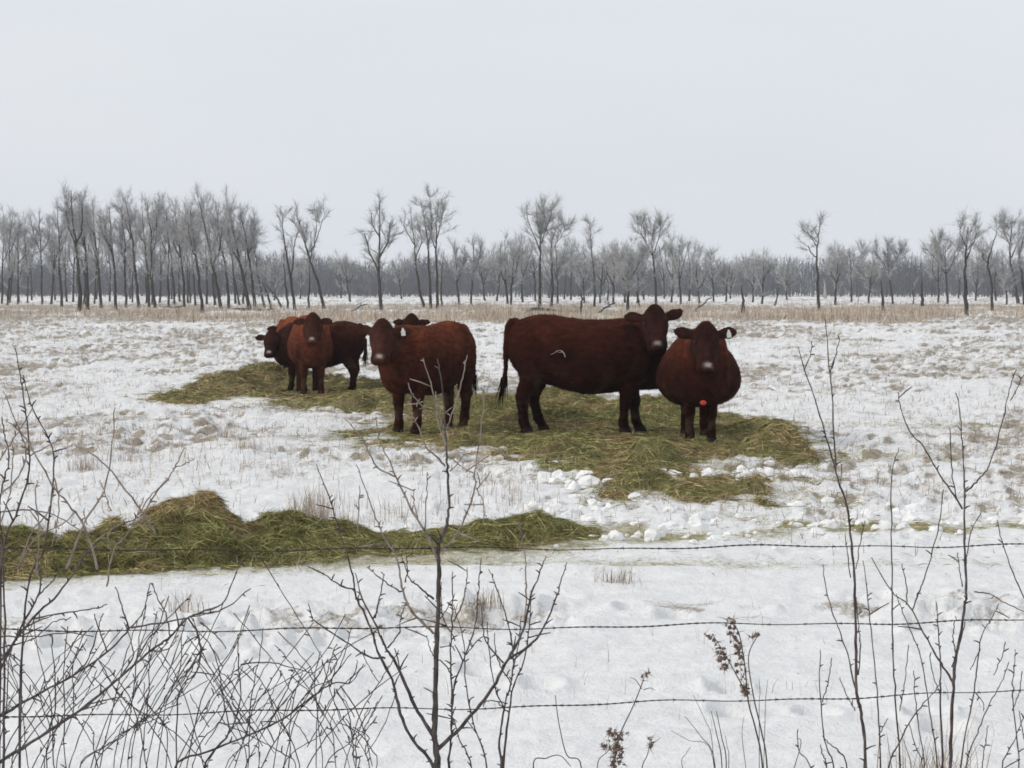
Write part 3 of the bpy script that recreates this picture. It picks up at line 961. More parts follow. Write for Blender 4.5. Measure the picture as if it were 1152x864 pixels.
    earm = (np.abs(a2) > 0.09) * (np.abs(a2) < 0.42) * (a1 > -0.12) * (a1 < 0.24) * (a3 > -0.17)
    hm = np.maximum(sstep(0.2, 0.7, headmask), earm)[:, None]
    col = col * (1 - hm) + fc * hm
    # muzzle: nose pad pale with frost and a painted light reflection, dark lips
    muz = sstep(0.40, 0.46, a1) * (a1 < 0.56) * hm[:, 0]
    col = col * (1 - 0.55 * muz[:, None])
    pad = 1.3 * np.exp(-((a1 - 0.462 - 2.2 * a2 * a2) / 0.024) ** 2 - (a2 / 0.05) ** 4) * (a3 > 0.02) * (0.45 + 0.8 * fbm(a2 * 40 + 9, a1 * 40, 631, 2))
    nost = np.exp(-((a1 - 0.47) / 0.014) ** 2 - ((np.abs(a2) - 0.042) / 0.014) ** 2) * (a3 > 0)
    pw = np.clip(pad, 0, 1)[:, None]
    col = col * (1 - pw) + np.array([0.42, 0.34, 0.315]) * pw
    col = col * (1 - 0.9 * np.clip(nost, 0, 1)[:, None])
    mud = sstep(0.52, 0.66, fbm(co[:, 0] * 5 + co[:, 1] * 4, co[:, 2] * 6 - co[:, 1] * 3, 641, 4)) * sstep(0.95, 0.45, co[:, 2]) * 0.5
    col = col * (1 - mud[:, None]) + np.array([0.075, 0.052, 0.036]) * mud[:, None]
    hoof = sstep(0.075, 0.05, co[:, 2])[:, None]
    col = col * (1 - hoof) + np.array([0.03, 0.024, 0.02]) * hoof
    attr_c(me, 'tint', np.clip(col, 0.002, 1))
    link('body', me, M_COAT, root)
    if hair:                                            # shaggy winter hair breaking up the outline
        pk = rng.choice(n, hair, replace=hair > n)
        pk = pk[headmask[pk] < 0.9]
        fl = np.tile(np.array([-0.55, 0.0, -0.8]), (len(pk), 1)) + rng.normal(0, 0.35, (len(pk), 3))
        nk = no[pk].astype(float)
        fl = fl - nk * np.sum(fl * nk, 1)[:, None] + nk * rng.uniform(0.15, 0.7, (len(pk), 1))
        fl /= np.linalg.norm(fl, axis=1)[:, None]
        mh = MB()
        q0 = co2[pk] - nk * 0.004
        mh.cones(q0, q0 + fl * rng.uniform(0.02, 0.045, (len(pk), 1)), 0.0032)
        oh = mh.build('winter_hair', M_COAT, root)
        attr_c(oh.data, 'tint', np.repeat(np.clip(col[pk] * rng.uniform(0.5, 2.1, (len(pk), 1)), 0.002, 1), 4, axis=0))
        oh['kind'] = 'stuff'

    def blob(name, c, axes, mat, parent=root):
        V = (iv[:, 0:1] * axes[0] + iv[:, 1:2] * axes[1] + iv[:, 2:3] * axes[2]) + c
        return link(name, mesh_np(name, V, it), mat, parent)
    for s in (-1, 1):
        blob('eye', head + (fx * 0.185 + lat * s * 0.128 + nor * 0.042) * hs, (fx * .022 * hs, lat * .016 * hs, nor * .018 * hs), M_EYE)
    # hairy switch of the tail
    mbs = MB()
    e0 = tp[-1]
    e1 = tp[-1] - tp[-4]
    e1 /= np.linalg.norm(e1)
    q = e0 + rng.normal(0, 0.014, (70, 3)) - e1 * rng.uniform(0, 0.16, (70, 1))
    mbs.cones(q, q + e1 * rng.uniform(0.2, 0.36, (70, 1)) + rng.normal(0, 0.03, (70, 3)), 0.009)
    mbs.build('tail_switch', M_SWITCH, root)
    if tagged is not None:
        c, ed, ev, en = ear_tips[tagged]
        f = nor / np.linalg.norm(nor)
        dn = -Z_ + ed * 0.1
        dn /= np.linalg.norm(dn)
        w = np.cross(dn, f)
        outl = [(-0.012, -0.02), (0.012, -0.02), (0.016, 0.0), (0.033, 0.03), (0.033, 0.085), (-0.033, 0.085), (-0.033, 0.03), (-0.016, 0.0)]
        V = [c + f * 0.05 + w * a + dn * b + f * k for k in (0.0, 0.006) for (a, b) in outl]
        me2 = bpy.data.meshes.new('ear_tag')
        k = len(outl)
        me2.from_pydata([tuple(v_) for v_ in V], [], [tuple(range(k))[::-1], tuple(range(k, 2 * k))] + [(j, (j + 1) % k, k + (j + 1) % k, k + j) for j in range(k)])
        o = link('ear_tag', me2, M_TAGW, root)
        o['label'] = 'white plastic ear tag'
    if brisket:
        cs = co[(np.abs(co[:, 1]) < 0.05) & (co[:, 2] > brisket - 0.03) & (co[:, 2] < brisket + 0.03) & (co[:, 0] > 0.4)]
        c = np.array([cs[:, 0].max() + 0.012, 0.01, brisket])
        o = blob('brisket_tag', c, (X_ * 0.014, Y_ * 0.045, Z_ * 0.036), M_TAGR)
        o['label'] = 'bright red tag hanging at the brisket'
    if straw:
        mbs = MB()
        # a wisp of pale straw caught in the flank hair on the right side
        pts = [[(-0.42, 1.02), (-0.37, 1.045), (-0.33, 1.075), (-0.27, 1.07)], [(-0.29, 1.07), (-0.255, 1.045), (-0.24, 1.01), (-0.235, 0.99)], [(-0.35, 1.06), (-0.30, 1.05), (-0.26, 1.055)]]
        for pl, rad in zip(pts, (0.0025, 0.0055, 0.002)):
            L = []
            for (x, z) in pl:
                m_ = (np.abs(co2[:, 0] - x) < 0.03) & (np.abs(co2[:, 2] - z) < 0.03) & (co2[:, 1] < 0)
                L.append((x, co2[m_, 1].min() - 0.006, z))
            mbs.tube(catmull(np.array(L), 4), rad, 5)
        mbs.build('straw_wisp', M_STRAW, root)
    return root


def spot(px, py, lift=0.0):
    c = ground_at(px, py)
    c[2] = g1(c[0], c[1]) + lift
    return c


# big cow standing side-on, head turned to the camera
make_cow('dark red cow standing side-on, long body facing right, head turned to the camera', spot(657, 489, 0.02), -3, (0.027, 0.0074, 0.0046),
         (0.90, -0.36, 1.58), -84, 60, 1.0, dict(fl=0.10, fr=-0.10, hl=0.18, hr=-0.04), 0.985, lit_top=(0.055, 0.0145, 0.008), face=(0.034, 0.0125, 0.010),
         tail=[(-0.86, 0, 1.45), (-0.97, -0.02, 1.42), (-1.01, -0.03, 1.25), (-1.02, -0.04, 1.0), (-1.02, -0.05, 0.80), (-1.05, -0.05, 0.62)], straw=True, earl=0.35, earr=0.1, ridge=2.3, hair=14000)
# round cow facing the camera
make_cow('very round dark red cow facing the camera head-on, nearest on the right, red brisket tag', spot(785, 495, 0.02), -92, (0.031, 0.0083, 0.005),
         (1.14, 0.03, 1.57), 2, 66, 1.30, dict(fl=0.0, fr=0.03, hl=0.1, hr=-0.05, fy=0.17, hy=0.15), 0.885, lit_top=(0.10, 0.027, 0.013), face=(0.031, 0.0115, 0.009), tagged=1, brisket=0.56, depthx=1.13, headscale=1.24, low=0.07,
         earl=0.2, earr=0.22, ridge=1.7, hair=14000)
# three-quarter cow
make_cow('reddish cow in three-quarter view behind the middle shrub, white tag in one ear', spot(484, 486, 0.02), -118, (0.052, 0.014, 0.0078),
         (1.16, -0.06, 1.50), 24, 62, 0.98, dict(fl=0.06, fr=-0.04, hl=0.08, hr=-0.08), 0.93, lit_top=(0.135, 0.037, 0.0165), face=(0.055, 0.021, 0.015), tagged=1,
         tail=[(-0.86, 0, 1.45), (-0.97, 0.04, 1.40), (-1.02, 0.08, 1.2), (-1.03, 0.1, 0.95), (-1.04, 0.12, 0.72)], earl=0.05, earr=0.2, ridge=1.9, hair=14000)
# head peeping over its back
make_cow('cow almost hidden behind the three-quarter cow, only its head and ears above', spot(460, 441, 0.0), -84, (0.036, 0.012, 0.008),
         (1.10, 0.0, 1.56), -4, 62, 0.95, None, 0.875, lit_top=(0.09, 0.027, 0.0145), voxel=0.024, ridge=1.6, hair=0)
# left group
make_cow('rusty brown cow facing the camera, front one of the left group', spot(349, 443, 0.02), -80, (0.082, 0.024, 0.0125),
         (1.10, -0.02, 1.54), -8, 64, 1.0, dict(fl=0.0, fr=0.05, hl=-0.05, hr=0.1, fy=0.19), 0.885, lit_top=(0.175, 0.05, 0.0215), face=(0.048, 0.0175, 0.0115), voxel=0.02, ridge=1.75)
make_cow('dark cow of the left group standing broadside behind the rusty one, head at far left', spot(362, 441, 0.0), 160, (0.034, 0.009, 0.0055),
         (1.02, 0.30, 1.26), 105, 58, 0.95, dict(fl=0.05, fr=0.0, hl=-0.08, hr=0.12), 0.84, lit_top=(0.055, 0.017, 0.0105), face=(0.03, 0.0115, 0.0085), voxel=0.02)
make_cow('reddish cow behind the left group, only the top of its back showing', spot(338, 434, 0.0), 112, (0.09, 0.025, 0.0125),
         (1.05, 0.1, 1.30), 0, 60, 1.0, None, 0.86, lit_top=(0.2, 0.052, 0.022), voxel=0.024, hair=0, ridge=1.8)


# ------------------------------------------------------------------ trees
def rot_dir(d, spread, up=0.25):
    v = np.asarray(d) + rng.normal(0, spread, 3) + np.array([0, 0, up])
    return v / np.linalg.norm(v)


def make_tree(name, label, group, paths, base_y, r0=0.13, nsec=26, seclen=(0.8, 2.2), start=0.42, twigs=14, twlen=(0.35, 0.9), twr=0.015, mat=None, spread=0.46):
    """paths[0] = trunk pixels from base to top, further paths = limbs"""
    bxp = paths[0][0][0]
    D = ground_at(bxp, base_y)[1]
    B = ground_at(bxp, base_y)
    B[2] = g1(B[0], B[1])
    root = empty(name, B)
    tag(root, label, 'tree', group)
    mt, mc = MB(), MB()
    tall = None
    allp = []
    for k, pp in enumerate(paths):
        off = rng.normal(0, 0.25) if k else 0
        P = []
        for j, (x, y) in enumerate(pp):
            w = at(x, y, D)
            w[1] += (off * j if k else 0) + (rng.normal(0, 0.12) if j else 0)
            if j and k == 0: w[0] += rng.normal(0, 0.03)
            P.append(w - B)
        P = np.array(P)
        if k == 0:
            P[0] = (0, 0, -0.25)
            tall = P[-1, 2]
        n_ = max(len(P), 2)
        Pc = catmull(P, 5)
        wob = rng.normal(0, 0.028, Pc.shape) * np.array([1, 1, 0.2])
        wob[0] = 0
        Pc = Pc + wob
        f = np.clip(Pc[:, 2] / max(tall, 0.5), 0, 1.2)
        rad = np.maximum(r0 * (1 - 0.86 * f), 0.018) * (1 if k == 0 else 0.75)
        if k == 0: rad[0] *= 1.25
        mt.tube(Pc, rad, 6)
        allp.append((Pc, rad))
    for _ in range(nsec):
        Pc, rad = allp[rng.integers(0, len(allp))] if len(allp) > 1 else allp[0]
        f0 = start if Pc is allp[0][0] else 0.1
        f = rng.uniform(f0, 1.0) * (len(Pc) - 1)
        i = min(int(f), len(Pc) - 2)
        p_ = Pc[i] + (Pc[i + 1] - Pc[i]) * (f - i)
        if p_[2] < 0.5: continue
        d0 = Pc[i + 1] - Pc[i]
        d0 /= np.linalg.norm(d0)
        d = rot_dir(d0 * 0.75, spread, 0.22)
        L = rng.uniform(*seclen) * (1.15 - 0.55 * f / len(Pc))
        pts = [p_]
        for s in range(4):
            d = rot_dir(d, 0.16, 0.10)
            pts.append(pts[-1] + d * L / 4)
        pts = np.array(pts)
        r_s = min(rad[i] * 0.5, 0.045)
        mc.tube(pts, np.linspace(r_s, max(0.010, r_s * 0.3), 5), 3, False)
        m = twigs
        ff = rng.uniform(0.15, 1, m) * 4
        j = np.minimum(ff.astype(int), 3)
        q = pts[j] + (pts[j + 1] - pts[j]) * (ff - j)[:, None]
        dd = (pts[j + 1] - pts[j])
        dd /= np.linalg.norm(dd, axis=1)[:, None]
        dd = dd + rng.normal(0, 0.5, (m, 3)) + np.array([0, 0, 0.2])
        dd /= np.linalg.norm(dd, axis=1)[:, None]
        e = q + dd * rng.uniform(*twlen, (m, 1))
        mc.cones(q, e, twr)
        # side twiglets
        h = q + (e - q) * 0.5
        e2 = h + (dd + rng.normal(0, 0.6, (m, 3))) * rng.uniform(0.2, 0.5, (m, 1))
        mc.cones(h, e2, twr * 0.75)
    mt.build('trunk', mat or M_TRUNK, root)
    if mc.n: mc.build('crown', M_TWIG, root)
    return root


LEFT = 'bare frosted trees of the left grove'
# left grove: base x, base y, top x, top y, radius
grove = [(2, 342, 4, 240, .12), (8, 344, 13, 246, .12), (20, 343, 22, 246, .11), (31, 341, 28, 250, .10), (47, 343, 44, 238, .12), (70, 345, 64, 233, .14), (58, 340, 60, 252, .10),
         (91, 350, 79, 214, .19), (99, 349, 92, 222, .16), (114, 347, 104, 230, .14), (106, 342, 112, 244, .1), (130, 348, 124, 236, .14), (143, 347, 137, 242, .12), (156, 347, 141, 222, .15), (149, 341, 156, 240, .1),
         (168, 346, 160, 232, .13), (175, 347, 165, 228, .14), (190, 345, 186, 236, .12), (197, 343, 183, 230, .12), (208, 346, 197, 238, .14), (214, 341, 210, 246, .10), (220, 344, 214, 234, .11),
         (228, 353, 213, 232, .12), (242, 344, 232, 230, .12), (250, 350, 224, 227, .15), (258, 347, 243, 228, .14), (270, 343, 252, 246, .11), (281, 349, 255, 230, .16), (288, 349, 271, 240, .14),
         (298, 347, 282, 262, .11), (306, 349, 290, 310, .12), (318, 348, 296, 318, .11)]
tall_lab = {(91, 350): 'tallest double-topped bare tree of the left grove', (228, 353): 'bare tree standing forward of the left grove, base nearest the snow',
            (250, 350): 'stout bare tree leaning left near the right end of the left grove', (306, 349): 'short broken trunk leaning left at the right end of the grove',
            (318, 348): 'low broken trunk leaning steeply left beside the two slim poles'}
grove.sort()
for i, (bx_, by, tx, ty, r0) in enumerate(grove):
    h = by - ty
    mid1 = (bx_ + (tx - bx_) * 0.3 + random.uniform(-1.2, 1.2), by - h * 0.33)
    mid2 = (bx_ + (tx - bx_) * 0.62 + random.uniform(-1.6, 1.6), by - h * 0.66)
    paths = [[(bx_, by), mid1, mid2, (tx, ty)]]
    if h > 60:
        for _ in range(random.choice((1, 2, 2, 3))):
            f = random.uniform(0.42, 0.7)
            q = (bx_ + (tx - bx_) * f, by - h * f)
            sd_ = random.choice((-1, 1))
            paths.append([q, (q[0] + sd_ * random.uniform(4, 8), q[1] - h * 0.13), (q[0] + sd_ * random.uniform(7, 14), max(ty + random.uniform(0, 16), q[1] - h * 0.34))])
    lab = tall_lab.get((bx_, by), '%s bare poplar of the left grove, %s large trunk from the left edge' % ('stout' if r0 >= .14 else 'slender', ORD[i]))
    make_tree('bare_tree', lab, LEFT, paths, by, r0 * 1.0, 36 if h > 60 else 4, twigs=22, start=0.28, twlen=(0.35, 1.0), twr=0.0125)

KEY = [
    ('two-pole slim tree right of the left grove, leaning left', [[(333, 350), (327, 310), (320, 270), (316, 236)], [(328, 315), (330, 285), (334, 262)]], 350, .13, 10),
    ('thin straight pole tree beside the leaning slim tree', [[(324, 349), (321, 320), (319, 284)]], 349, .11, 6),
    ('bare tree with a wide forked top on a bent trunk, left of the lone tree', [[(365, 348), (357, 315), (348, 290), (341, 262), (333, 240)], [(349, 292), (354, 265), (357, 232)], [(353, 278), (362, 252), (369, 234)], [(346, 282), (338, 262), (327, 246)]], 348, .15, 24),
    ('slim short-crowned tree just left of the bent forked tree', [[(347, 347), (348, 318), (347, 282)]], 347, .11, 8),
    ('lone slender bare tree with short side limbs, left of centre', [[(429, 350), (426, 310), (427, 270), (427, 226)], [(426, 305), (416, 285), (409, 262)], [(427, 290), (436, 272), (440, 250)], [(427, 268), (420, 254), (419, 240)]], 350, .16, 26),
    ('bare tree with a trunk curving left, left one of the tall central trio', [[(477, 346), (470, 310), (466, 275), (461, 238)], [(468, 290), (474, 272), (472, 258)], [(466, 275), (457, 260), (454, 248)]], 346, .14, 22),
    ('tall bare tree in the middle of the tall central trio', [[(485, 348), (482, 300), (480, 262), (474, 228)], [(481, 280), (486, 252), (484, 222)]], 348, .14, 22),
    ('tall bare tree at the right of the tall central trio', [[(492, 347), (491, 300), (490, 258), (494, 224)], [(491, 270), (497, 246), (499, 232)], [(490, 280), (484, 262), (482, 246)]], 347, .14, 24),
    ('short slim trunk close by the tall central trio', [[(497, 345), (496, 318), (499, 290)]], 345, .11, 10),
    ('small pale-crowned tree right of the tall central trio, left of a pair', [[(517, 343), (514, 318), (513, 296), (509, 276)], [(514, 318), (521, 298), (524, 280)]], 343, .12, 24),
    ('small pale-crowned tree, right of the pair beside the tall trio', [[(529, 343), (531, 318), (533, 296), (532, 268)], [(531, 312), (538, 295), (541, 278)]], 343, .12, 24),
    ('tall bare tree with a broad fan crown, right of centre', [[(607, 347), (608, 300), (607, 275), (604, 234)], [(607, 282), (598, 258), (592, 240)], [(607, 278), (616, 254), (621, 236)], [(608, 268), (612, 246), (611, 234)]], 347, .16, 34),
    ('twin trunk just right of the broad fan crown tree', [[(620, 346), (621, 310), (620, 280), (628, 250)], [(620, 284), (632, 264), (637, 252)]], 346, .14, 24),
    ('dead pole standing forward in front of the central wood', [[(654, 354), (655, 340), (654, 324)]], 354, .12, 2),
    ('slim tall tree rising above the central wood', [[(669, 345), (668, 310), (665, 280), (664, 250)]], 345, .12, 18),
    ('round frosted tree with a dark trunk in front of the central wood', [[(706, 350), (707, 330), (706, 315), (708, 288)], [(706, 320), (696, 305), (690, 294)], [(706, 318), (716, 302), (721, 292)]], 350, .14, 34),
    ('small leaning trunk right of the round frosted tree', [[(720, 346), (717, 332), (714, 318)]], 346, .1, 6),
    ('tall bare tree with raised limbs at the right of the central wood', [[(738, 345), (737, 310), (733, 280), (737, 248)], [(735, 290), (724, 268), (716, 252)], [(736, 285), (742, 265), (744, 254)], [(728, 276), (722, 262), (723, 250)]], 345, .14, 30),
    ('short dark dead trunk standing alone right of centre', [[(836, 353), (836, 338), (835, 322)]], 353, .17, 0),
    ('slim dead pole leaning right behind the short dark trunk', [[(871, 344), (874, 334), (877, 324)]], 344, .11, 0),
    ('lone crooked tree with a sparse top standing high on the right', [[(922, 349), (920, 318), (919, 285), (921, 262), (923, 247)], [(919, 278), (912, 266), (902, 258)], [(919, 272), (911, 262), (908, 252)], [(919, 290), (913, 284), (910, 276)]], 349, .14, 12),
    ('pale grey dead snag right of the lone crooked tree', [[(928, 336), (928, 326), (927, 313)]], 336, .32, 0),
    ('tiny pale leaning snag between the crooked tree and the dark pole', [[(965, 342), (966, 334), (965, 328)]], 342, .09, 0),
    ('dark dead pole left of the right-hand fork tree, thick at the foot', [[(994, 350), (994, 335), (992, 314)]], 350, .16, 1),
    ('pale round-crowned tree behind the dark dead pole', [[(1005, 342), (1002, 318), (999, 300), (998, 278)], [(1001, 308), (990, 292), (984, 283)], [(1001, 306), (1010, 290), (1018, 280)]], 342, .13, 40),
    ('low wide frosted tree between the crooked tree and the dark pole', [[(958, 340), (957, 315), (956, 278)], [(957, 312), (946, 296), (936, 286)], [(957, 308), (966, 292), (971, 280)]], 340, .13, 40),
    ('thick short dead post trunk left of the right round tree', [[(1038, 345), (1038, 330), (1037, 311)]], 345, .19, 0),
    ('thin dead stem beside the thick dead post trunk', [[(1027, 343), (1027, 330), (1026, 316)]], 343, .08, 1),
    ('wide frosted round tree near the right end', [[(1066, 342), (1065, 318), (1063, 295), (1064, 272)], [(1065, 310), (1052, 290), (1044, 280)], [(1065, 308), (1075, 288), (1082, 276)], [(1064, 300), (1056, 282), (1054, 270)]], 342, .15, 46),
    ('dark tree with a two-pronged top at the right', [[(1088, 355), (1087, 320), (1086, 285), (1088, 255)], [(1087, 292), (1096, 272), (1102, 254)], [(1087, 280), (1080, 264), (1077, 256)]], 355, .16, 14),
    ('slender curving tree right of the two-pronged tree', [[(1116, 350), (1116, 318), (1112, 295), (1120, 265), (1124, 254)], [(1113, 296), (1106, 292), (1105, 285)]], 350, .13, 16),
    ('thick dark tree cut by the right edge of the photo', [[(1146, 342), (1141, 312), (1136, 285), (1139, 248)], [(1138, 290), (1147, 270), (1152, 256)], [(1137, 278), (1130, 262), (1128, 250)]], 342, .22, 34),
    ('tree just outside the thick dark one, trunk on the right edge', [[(1153, 343), (1150, 310), (1147, 286), (1156, 252)]], 343, .2, 24),
    ('thin trunk between the curving tree and the thick right edge tree', [[(1133, 343), (1132, 322), (1128, 296)]], 343, .12, 18),
]
for (lab, paths, by, r0, ns) in KEY:
    pale = 'pale' in lab and 'snag' in lab
    nm = 'dead_trunk' if ns <= 2 else 'bare_tree'
    big = ns >= 30
    make_tree(nm, lab, 'bare trees along the pasture edge', paths, by, r0 * 0.95, int(ns * 1.25), twigs=30 if big else 22, start=0.32 if ns > 12 else 0.5,
              twlen=(0.4, 1.1) if big else (0.3, 0.8), mat=M_TRUNKL if pale else None, seclen=(0.8, 2.4) if big else (0.7, 1.8))

# smaller trunks one can tell apart in the central and right-hand wood
mid_list = []
xs_ = [12, 26, 40, 53, 64, 78, 86, 96, 110, 121, 134, 147, 161, 172, 183, 194, 205, 216, 232, 245, 262, 276, 312, 338, 384, 398, 452, 545, 556, 567, 574, 583, 592, 600, 613, 628, 637, 645, 660, 676, 684, 693, 700, 712, 728, 746, 756, 766, 775, 788, 800, 812, 824, 848, 862, 886, 942, 980, 1052, 1078, 1100, 1124]
xs_ = sorted(x + random.uniform(-5, 5) for x in xs_)
for i, x in enumerate(xs_):
    by = random.uniform(335.5, 344)
    top = random.uniform(268, 290) if 540 < x < 780 else random.uniform(288, 300)
    if x < 290: top = random.uniform(238, 268)
    if 1040 < x: top = random.uniform(275, 292)
    tx = x + random.uniform(-6, 6)
    h = by - top
    paths = [[(x, by), (x + (tx - x) * 0.4 + random.uniform(-2, 2), by - h * 0.45), (tx, top)]]
    for sd_ in (-1, 1):
        q = (x + (tx - x) * 0.4, by - h * random.uniform(0.3, 0.5))
        paths.append([q, (q[0] + sd_ * random.uniform(3, 6), q[1] - h * 0.2), (q[0] + sd_ * random.uniform(5, 10), top + random.uniform(2, 12))])
    make_tree('bare_tree', 'small frosted tree of the wood behind, %s of them counted from the left' % ORD[i], 'small frosted trees before the far wood', paths, by, 0.13, 26, (0.8, 2.4), 0.2, 22,
              (0.5, 1.3), 0.017)

# fallen wood at the pasture edge
for (a, b, lab, r0) in [((590, 347), (652, 352), 'long fallen log on the dry grass behind the side-on cow', 0.14), ((672, 352), (692, 341), 'fallen branch propped up behind the side-on cow', 0.08),
                        ((262, 349), (308, 350), 'fallen log lying at the right foot of the left grove', 0.13), ((395, 351), (412, 341), 'thin fallen branch left of the lone slender tree', 0.07),
                        ((180, 347), (204, 346), 'fallen log lying among the left grove trunks', 0.13), ((780, 350), (800, 336), 'broken leaning branch on the grass right of centre', 0.08)]:
    D = ground_at(a[0], max(a[1], b[1]))[1]
    p0, p1 = at(a[0], a[1], D), at(b[0], b[1], D + 1.5)
    o = empty('fallen_log', (p0[0], p0[1], g1(p0[0], p0[1])))
    tag(o, lab, 'log', 'fallen wood at the pasture edge')
    loc = np.array(o.location)
    L = np.array([p0 + (p1 - p0) * f + rng.normal(0, 0.06, 3) for f in np.linspace(0, 1, 7)])
    gz = gh(L[:, 0], L[:, 1])
    L[:, 2] = np.maximum(L[:, 2], gz + r0 * 0.4)
    L[0, 2] = gz[0]
    m = MB()
    m.tube(L - loc, np.linspace(r0, r0 * 0.5, 7), 7)
    m.build('stem', M_TRUNK, o)
    for k in range(4):
        m = MB()
        q = L[rng.integers(2, 7)] - loc
        m.tube(np.array([q, q + np.array([rng.normal(0, .3), rng.normal(0, .3), .35]), q + np.array([rng.normal(0, .6), rng.normal(0, .6), .8])]), [0.04, 0.03, 0.012], 4)
        m.build('branch_stub', M_TWIG, o)

# the far wood: one grey mass
mb = MB()
nf = 1500
fy = rng.uniform(338, 450, nf)
fxp = rng.uniform(-0.36, 0.36, nf) * fy
pxn = fxp / fy * FPX + 576
hgt = rng.uniform(5.0, 8.8, nf) * np.where(pxn < 400, 1.0, 1.0) * (0.80 + 0.35 * vnoise(pxn * 0.012, pxn * 0, 701)) + 0.010 * (fy - 338)
for x, y, h in zip(fxp, fy, hgt):
    z0 = 0.0
    P = np.array([(x, y, z0 - 0.3), (x + rng.normal(0, .2), y, z0 + h * 0.5), (x + rng.normal(0, .4), y, z0 + h * 0.92)])
    mb.tube(P, [0.13, 0.09, 0.03], 3, False)
    m = 104
    f = rng.beta(1.15, 1.5, m)
    zz = z0 + h * (0.02 + 0.82 * f)
    az = rng.uniform(0, 2 * math.pi, m)
    rad = np.sqrt(rng.random(m)) * h * 0.21 * np.sin(np.clip(f * 0.75 + 0.25, 0, 1) * math.pi) ** 0.6
    q = np.stack([x + rad * np.cos(az), y + rad * np.sin(az), zz], -1)
    d = np.stack([np.cos(az) * 0.55, np.sin(az) * 0.55, np.ones(m)], -1) + rng.normal(0, 0.35, (m, 3))
    mb.cones(q, q + d * rng.uniform(0.4, 1.3, (m, 1)), rng.uniform(0.03, 0.075, m))
tag(mb.build('far_wood', M_FAR), 'grey frosted wood with haze painted into its colour, closing the far side of the fields', None, None, 'stuff')


# ------------------------------------------------------------------ barbed wire fence
PL, PR = np.array([at(0, 619, 5.85), at(0, 710, 5.85), at(0, 806, 5.85)]), np.array([at(1152, 613, 6.7), at(1152, 698, 6.7), at(1152, 778, 6.7)])
ext0, ext1 = -0.4, 1.4
fdir = (PR[0] - PL[0])
fence = empty('barbed_wire_fence', (PL[0][0], PL[0][1], g1(PL[0][0], PL[0][1])))
tag(fence, 'three strand barbed wire fence crossing the foreground', 'fence')
floc = np.array(fence.location)
bmesh_barb = None
for w in range(3):
    A, Bv = PL[w] + (PR[w] - PL[w]) * ext0, PL[w] + (PR[w] - PL[w]) * ext1
    n = 241
    tt = np.linspace(0, 1, n)[:, None]
    P = A + (Bv - A) * tt
    dist = tt[:, 0] * np.linalg.norm(Bv - A)
    sag = [0.012, 0.022, 0.03][w] * 4 * tt[:, 0] * (1 - tt[:, 0])
    P[:, 2] += -sag + 0.75 * [0.012, 0.022, 0.03][w] + 0.004 * np.sin(dist * 5.3 + w) + 0.003 * np.sin(dist * 13.7 + 2 * w)
    P[:, 1] += 0.004 * np.sin(dist * 7.1 + w)
    m = MB()
    # two strands twisted round each other
    for ph in (0, math.pi):
        tw = dist * 2 * math.pi / 0.05 + ph
        m.tube(P - floc + np.stack([0 * tw, 0.0014 * np.cos(tw), 0.0014 * np.sin(tw)], -1), 0.0016, 5)
    wo_ = m.build('wire', M_WIRE, fence)
    pos = np.arange(0.06 + 0.03 * w, dist[-1] - 0.05, 0.125)
    for q in pos:
        i = int(np.searchsorted(dist, q))
        c = P[i]
        if bmesh_barb is None:
            bb = MB()
            a_ = np.linspace(0, 4 * math.pi, 17)
            bb.tube(np.stack([np.linspace(-0.006, 0.006, 17), 0.0042 * np.cos(a_), 0.0042 * np.sin(a_)], -1), 0.0013, 4)
            bb.cones([(-.005, 0, .003), (-.005, 0, -.003), (.005, .003, 0), (.005, -.003, 0)], [(-.009, .004, .017), (-.003, -.004, -.017), (.010, .016, .006), (.004, -.016, -.006)], 0.0015)
            o = bb.build('barb', M_WIRE, wo_)
            bmesh_barb = o.data
        else:
            o = link('barb', bmesh_barb, None, wo_)
        o.location = tuple(c - floc)
        o.scale = (0.66,) * 3
        o.rotation_euler = (random.uniform(0, 6.28), 0, math.atan2(fdir[1], fdir[0]))
for k in (ext0, ext1):
    c = PL[0] + (PR[0] - PL[0]) * k
    gz = g1(c[0], c[1])
    m = MB()
    zt = c[2] + 0.12
    m.tube(np.array([(c[0], c[1] + 0.07, gz - 0.4), (c[0] + .01, c[1] + 0.07, 0.5), (c[0], c[1] + 0.07, zt), (c[0], c[1] + .07, zt + 0.01)]) - floc, [0.07, 0.066, 0.062, 0.05], 12)
    m.build('post', M_POST, fence)


# ------------------------------------------------------------------ foreground shrubs, traced stem by stem
def stem_pts(pts, D, dz=0.0, jit=0.04, ext=False):
    P = []
    n = len(pts)
    drift = rng.normal(0, 0.10) + dz
    for j, (x, y) in enumerate(pts):
        P.append(at(x, y, D + drift * (j / max(1, n - 1)) + rng.normal(0, jit * 0.3)))
    return np.array(P)


